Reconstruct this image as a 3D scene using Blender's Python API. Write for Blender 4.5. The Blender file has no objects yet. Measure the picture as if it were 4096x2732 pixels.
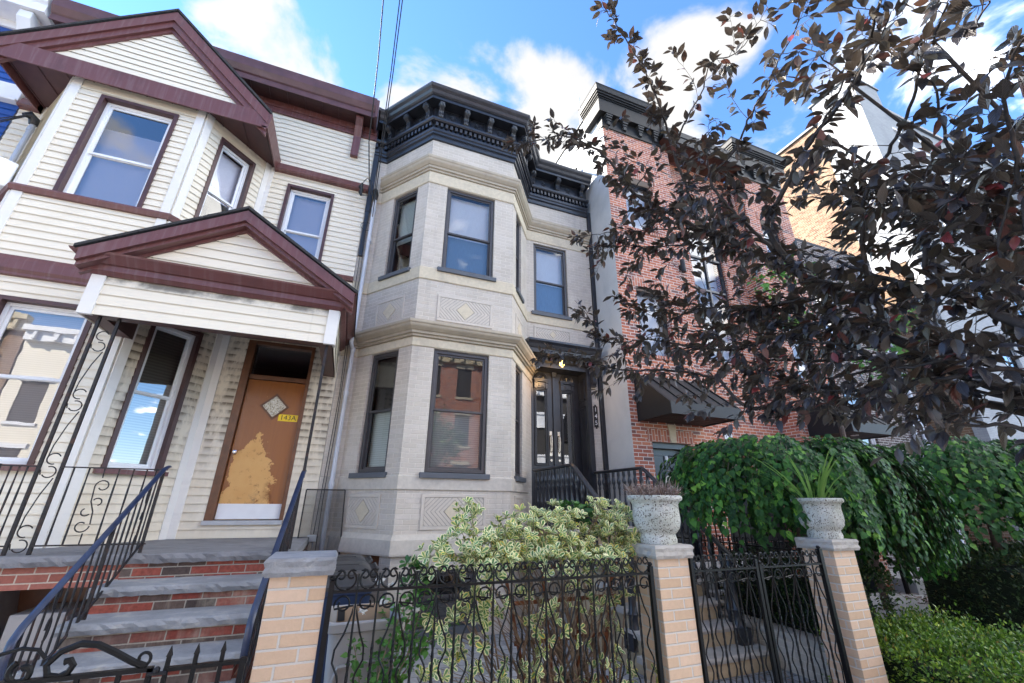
import bpy, math, random
import numpy as np
from mathutils import Vector, Matrix
random.seed(7); RS = np.random.RandomState(11)
scene = bpy.context.scene; COL = scene.collection
R_ = math.radians

# ------------------------------------------------------------------ camera
cam_d = bpy.data.cameras.new('camera'); cam = bpy.data.objects.new('camera', cam_d); COL.objects.link(cam)
cam_d.sensor_width = 36.0; cam_d.lens = 1645.656/4096*36; cam_d.clip_start = .05; cam_d.clip_end = 3000
def cam_matrix(pitch, roll, yaw):
    fw = Vector((math.sin(yaw)*math.cos(pitch), math.cos(yaw)*math.cos(pitch), math.sin(pitch)))
    rt = Vector((math.cos(yaw), -math.sin(yaw), 0)); dn = fw.cross(rt)
    c, s = math.cos(roll), math.sin(roll)
    r2 = rt*c+dn*s; d2 = dn*c-rt*s
    m = Matrix((r2, -d2, -fw)).transposed().to_4x4(); m.translation = (0, 0, 1.667); return m
cam.matrix_world = cam_matrix(0.3704241, -0.0094929, 0.3653393)
scene.camera = cam

# ------------------------------------------------------------------ sky, sun, exposure
SUN_DIR = Vector((-.64, .54, .56)).normalized()
EXPO = 2.72; SKY_STR = .10; SUN_STR = 3.0
elev = math.asin(SUN_DIR.z); azim = math.atan2(SUN_DIR.x, SUN_DIR.y)
w = bpy.data.worlds.new('World'); scene.world = w; w.use_nodes = True
nt = w.node_tree; nt.nodes.clear()
def N(t, **k):
    n = nt.nodes.new(t)
    for a, b in k.items(): setattr(n, a, b)
    return n
def L(a, b): nt.links.new(a, b)
out = N('ShaderNodeOutputWorld'); bg = N('ShaderNodeBackground'); L(bg.outputs[0], out.inputs[0])
sky = N('ShaderNodeTexSky', sky_type='NISHITA', sun_disc=False, sun_elevation=elev, sun_rotation=azim, altitude=10, air_density=1.0, dust_density=.0, ozone_density=2.5)
hs = N('ShaderNodeHueSaturation'); hs.inputs['Saturation'].default_value = 1.12; hs.inputs['Value'].default_value = .76
L(sky.outputs[0], hs.inputs['Color'])
tc = N('ShaderNodeTexCoord'); sep = N('ShaderNodeSeparateXYZ'); L(tc.outputs['Generated'], sep.inputs[0])
def math_n(op, a, b=None, c=None):
    n = N('ShaderNodeMath', operation=op)
    for i, v in enumerate((a, b, c)):
        if v is None: continue
        if isinstance(v, (int, float)): n.inputs[i].default_value = v
        else: L(v, n.inputs[i])
    return n.outputs[0]
zc = math_n('ADD', math_n('MAXIMUM', sep.outputs[2], 0.0), .25)
comb = N('ShaderNodeCombineXYZ'); L(math_n('DIVIDE', sep.outputs[0], zc), comb.inputs[0]); L(math_n('DIVIDE', sep.outputs[1], zc), comb.inputs[1])
n1 = N('ShaderNodeTexNoise'); n1.inputs['Scale'].default_value = 4.6; n1.inputs['Detail'].default_value = 9; n1.inputs['Roughness'].default_value = .54; n1.inputs['Distortion'].default_value = .35
L(comb.outputs[0], n1.inputs['Vector'])
# cumulus banks: broad masses at given bearings of the sky, broken up by noise
BANKS = [((0.0,0.0,0.0),0,0)]
CLOUDS = []   # filled below: (direction, inner cosine, outer cosine, weight)
def bank(az, el, rad, wt):
    a, e = R_(az), R_(el); CLOUDS.append(((math.sin(a)*math.cos(e), math.cos(a)*math.cos(e), math.sin(e)), math.cos(R_(rad)), wt))
bank(-22, 48, 6, .30); bank(-16, 48, 5, .24); bank(-7, 45, 6, .26); bank(1, 46, 6, .30)
bank(3, 51, 5, .26); bank(12, 50, 6, .34); bank(10, 57, 4, .24); bank(19, 53, 6, .34); bank(27, 52, 6, .33); bank(35, 48, 7, .32); bank(24, 45, 8, .34); bank(34, 57, 4, .14)
bank(48, 50, 6, .37); bank(55, 50, 6, .36); bank(46, 44, 7, .32); bank(62, 46, 7, .20); bank(76, 38, 8, .24); bank(70, 44, 6, .18)
bank(122, 42, 30, .36); bank(245, 44, 30, .36); bank(180, 76, 30, .40); bank(150, 62, 20, .36); bank(212, 60, 20, .36)  # unseen banks behind and overhead, added to fill-light the facades
acc = None
for d, c, wt in CLOUDS:
    vm = N('ShaderNodeVectorMath', operation='DOT_PRODUCT'); L(tc.outputs['Generated'], vm.inputs[0]); vm.inputs[1].default_value = d
    mr = N('ShaderNodeMapRange', interpolation_type='SMOOTHSTEP'); L(vm.outputs['Value'], mr.inputs[0])
    mr.inputs[1].default_value = c-(1-c)*.6; mr.inputs[2].default_value = 1.0; mr.inputs[3].default_value = 0; mr.inputs[4].default_value = wt
    acc = mr.outputs[0] if acc is None else math_n('MAXIMUM', math_n('MAXIMUM', acc, mr.outputs[0]), math_n('MULTIPLY', math_n('ADD', acc, mr.outputs[0]), .62))
dens = math_n('ADD', math_n('MULTIPLY', n1.outputs[0], 1.85), acc)
cm = N('ShaderNodeMapRange', interpolation_type='SMOOTHSTEP'); L(dens, cm.inputs[0]); cm.inputs[1].default_value = 1.10; cm.inputs[2].default_value = 1.36; cm.inputs[3].default_value = 0; cm.inputs[4].default_value = .96
n2 = N('ShaderNodeTexNoise'); n2.inputs['Scale'].default_value = 3.5; n2.inputs['Detail'].default_value = 6; L(comb.outputs[0], n2.inputs['Vector'])
cr = N('ShaderNodeMix', data_type='RGBA'); L(n2.outputs[0], cr.inputs['Factor']); cr.inputs['A'].default_value = (1.40, 1.40, 1.40, 1); cr.inputs['B'].default_value = (1.88, 1.82, 1.70, 1)
sd = N('ShaderNodeVectorMath', operation='DOT_PRODUCT'); L(tc.outputs['Generated'], sd.inputs[0]); sd.inputs[1].default_value = SUN_DIR
fl = N('ShaderNodeMapRange', interpolation_type='SMOOTHSTEP'); L(sd.outputs['Value'], fl.inputs[0]); fl.inputs[1].default_value = .2; fl.inputs[2].default_value = -.6; fl.inputs[3].default_value = 1.0; fl.inputs[4].default_value = 10.5   # front-lit clouds opposite the sun, boosted as fill light for the facades
sc_ = N('ShaderNodeVectorMath', operation='SCALE'); L(cr.outputs['Result'], sc_.inputs[0]); L(fl.outputs[0], sc_.inputs['Scale'])
mx = N('ShaderNodeMix', data_type='RGBA'); L(cm.outputs[0], mx.inputs['Factor']); tint = N('ShaderNodeMix', data_type='RGBA', blend_type='MULTIPLY'); tint.inputs['Factor'].default_value = 1; L(hs.outputs[0], tint.inputs['A']); tint.inputs['B'].default_value = (.86, .93, 1.08, 1); L(tint.outputs['Result'], mx.inputs['A']); L(sc_.outputs[0], mx.inputs['B'])
L(mx.outputs['Result'], bg.inputs[0]); bg.inputs[1].default_value = SKY_STR

sun_d = bpy.data.lights.new('sun', 'SUN'); sun = bpy.data.objects.new('sun', sun_d); COL.objects.link(sun)
sun_d.energy = SUN_STR; sun_d.angle = R_(.5); sun_d.color = (1, .93, .82)
sun.rotation_euler = SUN_DIR.to_track_quat('Z', 'Y').to_euler()
vs = scene.view_settings; vs.view_transform = 'Standard'; vs.look = 'None'; vs.gamma = 1; vs.exposure = EXPO
scene.cycles.max_bounces = 10; scene.cycles.transparent_max_bounces = 24

# ------------------------------------------------------------------ material helpers
class NT:
    def __init__(s, name):
        s.m = bpy.data.materials.new(name); s.m.use_nodes = True; s.t = s.m.node_tree; s.t.nodes.clear()
        s.o = s.n('ShaderNodeOutputMaterial'); s.p = s.n('ShaderNodeBsdfPrincipled'); s.l(s.p.outputs[0], s.o.inputs[0])
    def n(s, t, **k):
        n = s.t.nodes.new(t)
        for a, b in k.items(): setattr(n, a, b)
        return n
    def l(s, a, b): s.t.links.new(a, b)
    def mth(s, op, a, b=None, c=None):
        n = s.n('ShaderNodeMath', operation=op)
        for i, v in enumerate((a, b, c)):
            if v is None: continue
            if isinstance(v, (int, float)): n.inputs[i].default_value = v
            else: s.l(v, n.inputs[i])
        return n.outputs[0]
    def mix(s, f, a, b, bt='MIX'):
        n = s.n('ShaderNodeMix', data_type='RGBA', blend_type=bt)
        for k, v in (('Factor', f), ('A', a), ('B', b)):
            i = n.inputs[k]
            if isinstance(v, (int, float)): i.default_value = v
            elif isinstance(v, tuple): i.default_value = v if len(v) == 4 else (*v, 1)
            else: s.l(v, i)
        return n.outputs['Result']
    def noise(s, sc, det=4, rough=.55, vec=None, dist=0):
        n = s.n('ShaderNodeTexNoise'); n.inputs['Scale'].default_value = sc; n.inputs['Detail'].default_value = det
        n.inputs['Roughness'].default_value = rough; n.inputs['Distortion'].default_value = dist
        s.l(vec if vec is not None else s.pos(), n.inputs['Vector']); return n.outputs[0]
    def pos(s):
        if not hasattr(s, '_g'): s._g = s.n('ShaderNodeNewGeometry')
        return s._g.outputs['Position']
    def geo(s): s.pos(); return s._g
    def ramp(s, f, stops):
        r = s.n('ShaderNodeValToRGB'); s.l(f, r.inputs[0]); e = r.color_ramp.elements
        while len(e) < len(stops): e.new(.5)
        for el, (p, c) in zip(e, stops): el.position = p; el.color = (*c, 1) if not isinstance(c, (int, float)) else (c, c, c, 1)
        return r.outputs[0]
    def smooth(s, v, a, b, c=0., d=1.):
        r = s.n('ShaderNodeMapRange', interpolation_type='SMOOTHSTEP'); s.l(v, r.inputs[0])
        for i, x in enumerate((a, b, c, d)): r.inputs[i+1].default_value = x
        return r.outputs[0]
    def scaled(s, v):
        n = s.n('ShaderNodeVectorMath', operation='MULTIPLY'); s.l(s.pos(), n.inputs[0]); n.inputs[1].default_value = v; return n.outputs[0]
    def uv_wall(s):
        g = s.geo(); cr = s.n('ShaderNodeVectorMath', operation='CROSS_PRODUCT'); cr.inputs[0].default_value = (0, 0, 1); s.l(g.outputs['True Normal'], cr.inputs[1])
        nm = s.n('ShaderNodeVectorMath', operation='NORMALIZE'); s.l(cr.outputs[0], nm.inputs[0])
        d = s.n('ShaderNodeVectorMath', operation='DOT_PRODUCT'); s.l(g.outputs['Position'], d.inputs[0]); s.l(nm.outputs[0], d.inputs[1])
        sp = s.n('ShaderNodeSeparateXYZ'); s.l(g.outputs['Position'], sp.inputs[0])
        return d.outputs['Value'], sp.outputs[2]
    def col(s, c): s.set('Base Color', c)
    def set(s, k, v):
        i = s.p.inputs[k]
        if isinstance(v, (int, float)): i.default_value = v
        elif isinstance(v, tuple): i.default_value = v if len(v) == 4 else (*v, 1)
        else: s.l(v, i)
    def bump(s, h, strength=.4, dist=.01):
        b = s.n('ShaderNodeBump'); b.inputs['Strength'].default_value = strength; b.inputs['Distance'].default_value = dist
        s.l(h, b.inputs['Height']); s.l(b.outputs[0], s.p.inputs['Normal'])

M = {}
def plain(name, c, rough=.5, var=.12, sc=6, bump=0, bsc=60, metal=0, spec=.5, dirt=None, dsc=2.5, damt=.5):
    t = NT(name); a = tuple(x*(1-var) for x in c); b = tuple(min(1, x*(1+var)) for x in c)
    cc = t.ramp(t.noise(sc, 5), [(.3, a), (.7, b)])
    if dirt: cc = t.mix(t.mth('MULTIPLY', t.smooth(t.noise(dsc, 7, .65), .5, .72), damt), cc, dirt)
    t.col(cc); t.set('Roughness', rough); t.set('Metallic', metal); t.set('Specular IOR Level', spec)
    if bump: t.bump(t.noise(bsc, 4), .5, bump)
    M[name] = t.m; return t
def brick(name, stops, mortar, W=.203, H=.0677, m=.010, rough=.8, relief=.006, vert=False, dirt=None, tone=.12, spec=.3):
    t = NT(name); u, v = t.uv_wall()
    if vert: u, v = v, u
    row = t.mth('FLOOR', t.mth('DIVIDE', v, H))
    uo = t.mth('ADD', t.mth('DIVIDE', u, W), t.mth('MULTIPLY', t.mth('FLOORED_MODULO', row, 2.0), .5))
    colm = t.mth('FLOOR', uo)
    fu = t.mth('MULTIPLY', t.mth('FRACT', uo), W); fv = t.mth('MULTIPLY', t.mth('FRACT', t.mth('DIVIDE', v, H)), H)
    du = t.mth('MINIMUM', fu, t.mth('SUBTRACT', W, fu)); dv = t.mth('MINIMUM', fv, t.mth('SUBTRACT', H, fv))
    d = t.mth('ADD', t.mth('MINIMUM', du, dv), t.mth('MULTIPLY', t.mth('SUBTRACT', t.noise(90, 3), .5), .005))
    mask = t.smooth(d, m*.32, m*.62)
    cv = t.n('ShaderNodeCombineXYZ'); t.l(colm, cv.inputs[0]); t.l(row, cv.inputs[1])
    wn = t.n('ShaderNodeTexWhiteNoise', noise_dimensions='2D'); t.l(cv.outputs[0], wn.inputs[0])
    bc = t.ramp(wn.outputs[0], stops)
    bc = t.mix(1.0, bc, t.ramp(t.noise(30, 5, .6), [(.3, 1-tone), (.7, 1+tone)]), 'MULTIPLY')
    bc = t.mix(1.0, bc, t.ramp(t.noise(1.1, 4), [(.3, .90), (.7, 1.08)]), 'MULTIPLY')
    c = t.mix(mask, mortar, bc)
    if dirt: c = t.mix(t.mth('MULTIPLY', t.smooth(t.noise(1.7, 7, .65), .52, .75), .5), c, dirt); c = t.mix(t.mth('MULTIPLY', t.smooth(t.noise(1, 5, .6, vec=t.scaled((7, 7, .55))), .52, .72), .28), c, dirt)
    t.col(c); t.set('Roughness', rough); t.set('Specular IOR Level', spec)
    t.bump(t.mth('ADD', t.mth('MULTIPLY', mask, 1.0), t.mth('MULTIPLY', t.noise(110, 4), .35)), .8, relief)
    M[name] = t.m; return t
# painted greige brick of the middle house
brick('greige_brick', [(0, (.535, .475, .40)), (.5, (.565, .505, .43)), (1, (.59, .53, .46))], (.64, .585, .51), relief=.005, tone=.05, m=.009, dirt=(.36, .325, .29))
brick('pillar_brick', [(0, (.56, .385, .25)), (.5, (.62, .435, .295)), (1, (.66, .475, .335))], (.58, .53, .47), tone=.05, relief=.004, m=.012)
brick('red_brick', [(0, (.15, .09, .085)), (.12, (.34, .105, .07)), (.4, (.46, .148, .082)), (.7, (.54, .21, .122)), (.88, (.42, .13, .08)), (1, (.24, .13, .115))], (.70, .63, .56), relief=.007, m=.013)
brick('red_soldier', [(0, (.32, .115, .085)), (.5, (.47, .165, .10)), (1, (.54, .22, .14))], (.62, .55, .48), relief=.006, vert=True, m=.012)
brick('dark_brick', [(0, (.055, .04, .038)), (.5, (.10, .07, .065)), (1, (.155, .11, .10))], (.50, .47, .44), m=.014, relief=.008)
brick('tan_brick', [(0, (.14, .07, .04)), (.5, (.235, .13, .075)), (1, (.29, .19, .12))], (.36, .30, .22), m=.013, H=.075, relief=.01)
brick('white_brick', [(0, (.35, .35, .355)), (1, (.40, .40, .40))], (.29, .29, .30), m=.009, relief=.006, tone=.03)
brick('stoop_brick', [(0, (.05, .038, .036)), (.25, (.11, .075, .062)), (.45, (.13, .10, .085)), (.6, (.23, .055, .04)), (.85, (.29, .075, .052)), (1, (.17, .07, .055))], (.36, .32, .27), W=.235, H=.0745, m=.011, relief=.012, tone=.28, dirt=(.55, .48, .38))
brick('porch_brick', [(0, (.30, .10, .07)), (1, (.40, .155, .115))], (.52, .43, .34), W=.225, H=.073, m=.012, relief=.004)
brick('paver', [(0, (.27, .28, .29)), (1, (.36, .37, .385))], (.16, .16, .155), W=.23, H=.115, m=.008)
def paver_flat():
    t = NT('courtyard_paver'); mp = t.n('ShaderNodeTexBrick'); rot = t.n('ShaderNodeMapping'); t.l(t.pos(), rot.inputs[0]); rot.inputs['Rotation'].default_value = (0, 0, R_(0))
    t.l(rot.outputs[0], mp.inputs[0]); mp.inputs['Color1'].default_value = (.25, .265, .285, 1); mp.inputs['Color2'].default_value = (.37, .38, .40, 1); mp.inputs['Mortar'].default_value = (.12, .12, .115, 1)
    mp.inputs['Scale'].default_value = 1; mp.inputs['Brick Width'].default_value = .24; mp.inputs['Row Height'].default_value = .16; mp.inputs['Mortar Size'].default_value = .006; mp.inputs['Bias'].default_value = 0
    c = t.mix(1.0, mp.outputs[0], t.ramp(t.noise(14, 6, .65), [(.3, .75), (.7, 1.15)]), 'MULTIPLY'); t.col(c); t.set('Roughness', .9)
    t.bump(t.mth('SUBTRACT', t.mth('MULTIPLY', t.noise(70, 4), .5), mp.outputs['Fac']), .6, .006); M['courtyard_paver'] = t.m
paver_flat()
plain('limestone', (.60, .52, .385), .85, .09, 18, .004, 130, dirt=(.40, .345, .26), damt=.45)
plain('limestone_grey', (.53, .48, .41), .85, .09, 18, .004, 130, dirt=(.30, .275, .245), damt=.6)
plain('moulding_tan', (.43, .365, .27), .6, .08, 9, .001, 80, dirt=(.30, .255, .20), damt=.5)
plain('greige_paint', (.565, .505, .43), .7, .05, 12, .002, 90)
plain('black_paint', (.019, .021, .027), .32, .25, 8, .0012, 45, spec=.55, dirt=(.038, .039, .045), damt=.5)
plain('black_iron', (.005, .005, .0055), .4, .3, 25, .003, 160, spec=.28)
plain('worn_iron', (.016, .015, .017), .45, .4, 30, .003, 150, spec=.35, dirt=(.085, .035, .022), dsc=9, damt=.8)
plain('blue_black', (.018, .03, .07), .3, .3, 10, .001, 60, spec=.7)
plain('slate_paint', (.085, .095, .11), .5, .1, 8, .001, 60)
plain('bronze_frame', (.062, .058, .06), .4, .12, 9)
plain('brown_frame', (.055, .048, .045), .4, .12, 9)
def brown_metal():
    t = NT('brown_aluminium'); u, v = t.uv_wall(); cv = t.n('ShaderNodeCombineXYZ'); t.l(t.mth('MULTIPLY', u, 22), cv.inputs[0]); t.l(t.mth('MULTIPLY', v, 1.3), cv.inputs[1])
    st = t.noise(1, 4, .6, vec=cv.outputs[0]); c = t.mix(t.smooth(st, .45, .7), (.135, .048, .045), (.165, .082, .078))
    c = t.mix(t.mth('MULTIPLY', t.smooth(t.noise(2.3, 6, .7), .5, .7), .55), c, (.085, .036, .034))
    c = t.mix(t.smooth(t.noise(13, 7, .75), .68, .74), c, (.36, .27, .25)); t.col(c); t.set('Roughness', .38); t.set('Specular IOR Level', .5); t.bump(t.noise(5, 3), .25, .01); M['brown_aluminium'] = t.m
brown_metal()
plain('brown_trim', (.072, .031, .029), .42, .2, 6, dirt=(.045, .022, .02))
plain('brown_soffit', (.075, .032, .03), .5, .15, 5)
plain('gutter_brown', (.095, .04, .042), .4, .2, 4, .002, 5, dirt=(.15, .08, .078), damt=.6)
def siding_mat(name, c, dirt, amt):
    t = NT(name); k = t.ramp(t.noise(.9, 4), [(.3, tuple(x*.955 for x in c)), (.7, c)])
    gr = t.noise(1, 5, .6, vec=t.scaled((3, 3, 46)))
    k = t.mix(t.mth('MULTIPLY', t.smooth(gr, .4, .8), .10), k, tuple(x*.72 for x in c))
    k = t.mix(t.mth('MULTIPLY', t.smooth(t.noise(1.9, 7, .68), .5, .74), amt), k, dirt)
    t.col(k); t.set('Roughness', .5); t.bump(gr, .12, .004); M[name] = t.m
siding_mat('cream_siding', (.79, .72, .585), (.56, .47, .34), .25)
def sooty_shade():
    # soot smears high on each board, strengthened upwards as painted shade under the porch
    t = NT('sooty_shade_siding'); sp = t.n('ShaderNodeSeparateXYZ'); t.l(t.pos(), sp.inputs[0]); z = sp.outputs[2]
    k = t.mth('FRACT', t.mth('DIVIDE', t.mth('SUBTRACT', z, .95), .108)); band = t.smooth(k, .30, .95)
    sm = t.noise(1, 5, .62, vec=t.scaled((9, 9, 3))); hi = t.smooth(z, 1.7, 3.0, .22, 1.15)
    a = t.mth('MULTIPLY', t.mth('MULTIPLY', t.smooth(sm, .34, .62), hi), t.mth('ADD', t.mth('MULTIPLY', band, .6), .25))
    c = t.mix(t.smooth(t.noise(1.3, 4), .35, .7), (.74, .675, .555), (.69, .60, .455)); t.col(t.mix(a, c, (.13, .10, .07))); t.set('Roughness', .6); M['sooty_shade_siding'] = t.m
sooty_shade()
def grimy():
    # porch skirt: a ragged line of black grime where the gutter has dripped over the top board
    t = NT('grimy_siding'); sp = t.n('ShaderNodeSeparateXYZ'); t.l(t.pos(), sp.inputs[0]); z = t.mth('ADD', sp.outputs[2], t.mth('MULTIPLY', t.mth('SUBTRACT', t.noise(5, 6, .65), .5), .10))
    a = t.mth('MULTIPLY', t.smooth(z, 3.90, 3.97), t.mth('MULTIPLY', t.smooth(t.noise(2.2, 5, .6), .38, .58), .85)); st = t.mth('MULTIPLY', t.smooth(t.noise(1, 5, .6, vec=t.scaled((14, 14, .8))), .56, .74), .22)
    c = t.ramp(t.noise(.9, 4), [(.3, (.74, .675, .55)), (.7, (.79, .72, .585))]); c = t.mix(st, c, (.42, .36, .27)); t.col(t.mix(a, c, (.10, .085, .065))); t.set('Roughness', .5); M['grimy_siding'] = t.m
grimy()
siding_mat('cream_trim', (.76, .735, .69), (.55, .47, .36), .2)
siding_mat('blue_siding', (.012, .075, .32), (.012, .05, .22), .4)
siding_mat('white_siding', (.70, .71, .73), (.55, .55, .55), .2)
plain('white_paint', (.74, .74, .75), .45, .05, 5)
plain('vinyl_white', (.78, .79, .80), .35, .03, 6)
def stucco():
    t = NT('grey_stucco'); c = t.ramp(t.noise(1.2, 7, .62, dist=.6), [(.25, (.40, .405, .41)), (.5, (.50, .50, .50)), (.75, (.56, .555, .545))]); t.col(c); t.set('Roughness', .9)
    t.bump(t.mth('ADD', t.noise(60, 4), t.mth('MULTIPLY', t.noise(3, 4), 2.0)), .4, .006); M['grey_stucco'] = t.m
stucco()
plain('charcoal_metal', (.017, .017, .018), .5, .12, 4, spec=.25)
plain('charcoal_light', (.036, .036, .037), .5, .1, 4, spec=.25)
plain('dark_board', (.03, .014, .012), .6, .2, 4)
plain('wood_soffit', (.06, .022, .014), .5, .3, 3)
def bluestone(name, a, b, d):
    t = NT(name); c = t.ramp(t.noise(5, 8, .68, dist=.5), [(.25, a), (.55, b), (.8, d)])
    c = t.mix(t.smooth(t.noise(1.6, 5), .5, .75), c, tuple(x*.72 for x in b)); t.col(c); t.set('Roughness', .85)
    t.bump(t.mth('ADD', t.noise(22, 8, .7), t.mth('MULTIPLY', t.noise(6, 5), 1.6)), .7, .014); M[name] = t.m
bluestone('bluestone', (.19, .20, .215), (.29, .30, .315), (.50, .465, .40))
bluestone('cap_stone', (.20, .20, .205), (.30, .30, .305), (.45, .44, .43))
bluestone('cap_stone_tan', (.36, .33, .29), (.46, .425, .38), (.53, .50, .455))
bluestone('porch_stone', (.15, .15, .16), (.21, .21, .22), (.28, .27, .27))
bluestone('step_tan', (.40, .30, .18), (.50, .39, .25), (.56, .46, .33))
plain('concrete', (.36, .355, .35), .9, .12, 5, .003, 90, dirt=(.22, .21, .20), damt=.5)
plain('old_concrete', (.34, .335, .34), .9, .2, 4, .006, 30, dirt=(.16, .15, .145), damt=.7)
plain('asphalt', (.06, .06, .062), .9, .2, 20, .004, 150)
plain('soil', (.05, .035, .025), 1, .3, 25, .02, 60)
def urn_mat():
    t = NT('pitted_concrete'); pit = t.mth('MULTIPLY', t.smooth(t.noise(85, 2, .5), .64, .57), t.smooth(t.noise(150, 2, .5), .70, .63))
    c = t.ramp(t.noise(6, 6), [(.3, (.38, .38, .31)), (.55, (.53, .53, .475)), (.75, (.62, .61, .575))]); t.col(t.mix(pit, (.14, .12, .095), c)); t.set('Roughness', .95)
    t.bump(t.mth('ADD', pit, t.mth('MULTIPLY', t.noise(80, 4), .5)), .8, .008); M['pitted_concrete'] = t.m
urn_mat()
def door_wood():
    t = NT('worn_door'); g = t.noise(1, 6, .6, vec=t.scaled((26, 26, 1.6)))
    var = t.mix(g, (.19, .052, .006), (.31, .10, .011)); sp = t.n('ShaderNodeSeparateXYZ'); t.l(t.pos(), sp.inputs[0])
    # bare patch where the varnish has peeled away: wide at the foot, narrowing to a tongue
    dx = t.mth('ABSOLUTE', t.mth('ADD', sp.outputs[0], 1.30)); zz = t.mth('SUBTRACT', 2.62, sp.outputs[2])
    lim = t.mth('MULTIPLY', t.mth('POWER', t.mth('MAXIMUM', zz, 0.001), .62), .40)
    e = t.mth('ADD', t.mth('SUBTRACT', lim, dx), t.mth('MULTIPLY', t.mth('SUBTRACT', t.noise(4.5, 9, .62), .5), .62))
    bare = t.mth('MULTIPLY', t.smooth(e, .03, .05), 1.0)
    tan = t.mix(t.noise(5, 6), (.58, .29, .085), (.70, .42, .165)); tan = t.mix(t.mth('MULTIPLY', t.smooth(t.noise(12, 8, .7), .56, .66), t.smooth(sp.outputs[0], -1.35, -1.0, .35, 1.0)), tan, (.20, .065, .012)); tan = t.mix(t.mth('MULTIPLY', t.smooth(sp.outputs[0], -1.12, -.98), t.smooth(t.noise(6, 7, .66), .44, .56)), tan, (.19, .06, .011))
    dz = t.mth('MULTIPLY', t.smooth(sp.outputs[2], 1.78, 1.62), t.smooth(t.noise(7, 7, .7), .5, .68)); tan = t.mix(dz, tan, (.13, .085, .06))
    t.col(t.mix(bare, var, tan)); t.set('Roughness', t.mth('ADD', t.mth('MULTIPLY', bare, .45), .28)); t.bump(t.mth('SUBTRACT', g, bare), .2, .004); M['worn_door'] = t.m
door_wood()
plain('brown_wood', (.13, .05, .02), .4, .3, 7, .002, 40)
plain('orange_wood', (.20, .06, .018), .6, .3, 12, .002, 60)
plain('bark', (.075, .05, .038), .8, .35, 40, .006, 90)
plain('bark_dark', (.032, .025, .022), .75, .4, 40, .006, 90, dirt=(.09, .055, .035), dsc=9, damt=.6)
plain('twig_tan', (.23, .16, .105), .8, .3, 30, .003, 90)
plain('galv', (.42, .44, .47), .45, .1, 7, metal=.3)
plain('white_pipe', (.56, .585, .63), .4, .1, 3, dirt=(.40, .41, .43))
plain('cable_black', (.012, .012, .013), .5)
plain('bin_grey', (.40, .385, .37), .5, .05, 6, dirt=(.30, .285, .27), damt=.4)
plain('bin_black', (.045, .045, .047), .45, .2, 5)
plain('bin_blue', (.015, .03, .075), .45, .2, 5)
plain('cardboard', (.42, .29, .185), .8, .08, 5)
plain('chrome', (.72, .72, .72), .15, .02, metal=1)
plain('nickel', (.46, .41, .35), .25, .1, metal=1)
plain('yellow_sticker', (.82, .56, .01), .4, .03)
plain('ink', (.01, .01, .01), .5)
plain('white_ink', (.8, .8, .8), .5)
plain('black_plate', (.01, .01, .012), .3)
plain('shingle', (.035, .034, .035), .95, .4, 30, .01, 60)
plain('roof_tar', (.06, .06, .065), .9, .2)
plain('interior', (.035, .032, .03), .9, .2)
plain('terracotta', (.30, .12, .065), .8, .1)
plain('black_plastic', (.012, .012, .012), .4)
def blind(name, c, axis='z', freq=38, amp=.12):
    t = NT(name); sp = t.n('ShaderNodeSeparateXYZ'); t.l(t.pos(), sp.inputs[0])
    wv = t.mth('SINE', t.mth('MULTIPLY', sp.outputs[2], 6.283*freq))
    if axis == 'weave': wv = t.mth('SUBTRACT', t.mth('MULTIPLY', t.noise(1, 3, vec=t.scaled((160, 160, 9))), 3.0), 1.5)
    k = t.mth('ADD', 1-amp, t.mth('MULTIPLY', t.mth('ADD', wv, 1.0), amp*.5)); c2 = t.n('ShaderNodeVectorMath', operation='SCALE'); c2.inputs[0].default_value = c; t.l(k, c2.inputs['Scale'])
    t.col(c2.outputs[0]); t.set('Roughness', .8); M[name] = t.m
blind('blind_white', (.74, .73, .76)); blind('blind_lilac', (.80, .80, .90), 'weave', amp=.06); blind('blind_grey', (.40, .43, .44), freq=30, amp=.25)
blind('shade_pale', (.78, .84, .88), 'weave', amp=.16); blind('shade_blue', (.20, .34, .50), 'weave', amp=.35); blind('blind_green', (.50, .56, .54), freq=30, amp=.25)
blind('blind_dim', (.24, .24, .21), freq=24, amp=.3); blind('room_dark', (.03, .03, .032), amp=.02); blind('drape_white', (.62, .67, .72), 'weave', amp=.05)  # room_dark: sheet coloured dark in place of an unlit room
def glass(name, k, tint=(1, 1, 1), wav=.0):
    t = NT(name); t.t.nodes.remove(t.p); tr = t.n('ShaderNodeBsdfTransparent'); tr.inputs[0].default_value = (*tint, 1); gl = t.n('ShaderNodeBsdfGlossy'); gl.inputs['Roughness'].default_value = .004
    fr = t.n('ShaderNodeFresnel'); fr.inputs[0].default_value = 1.5; f = t.mth('MINIMUM', t.mth('MULTIPLY', fr.outputs[0], k), .96)
    if wav:
        b = t.n('ShaderNodeBump'); b.inputs['Strength'].default_value = wav; b.inputs['Distance'].default_value = .02; t.l(t.noise(2.2, 2), b.inputs['Height']); t.l(b.outputs[0], gl.inputs['Normal'])
    mx = t.n('ShaderNodeMixShader'); t.l(f, mx.inputs[0]); t.l(tr.outputs[0], mx.inputs[1]); t.l(gl.outputs[0], mx.inputs[2]); t.l(mx.outputs[0], t.o.inputs[0]); M[name] = t.m
glass('glass_soft', 1.3, wav=.04); glass('glass', 2.6, wav=.025); glass('glass_strong', 6.0, (.8, .8, .8), wav=.025); glass('glass_dark', 5.0, (.35, .36, .38), wav=.06)
def etched():
    t = NT('etched_glass'); c = t.ramp(t.noise(24, 3, .5, dist=2.5), [(.35, (.12, .11, .09)), (.5, (.52, .46, .34)), (.65, (.60, .60, .56))]); t.col(c); t.set('Roughness', .15); M['etched_glass'] = t.m
etched()
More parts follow.
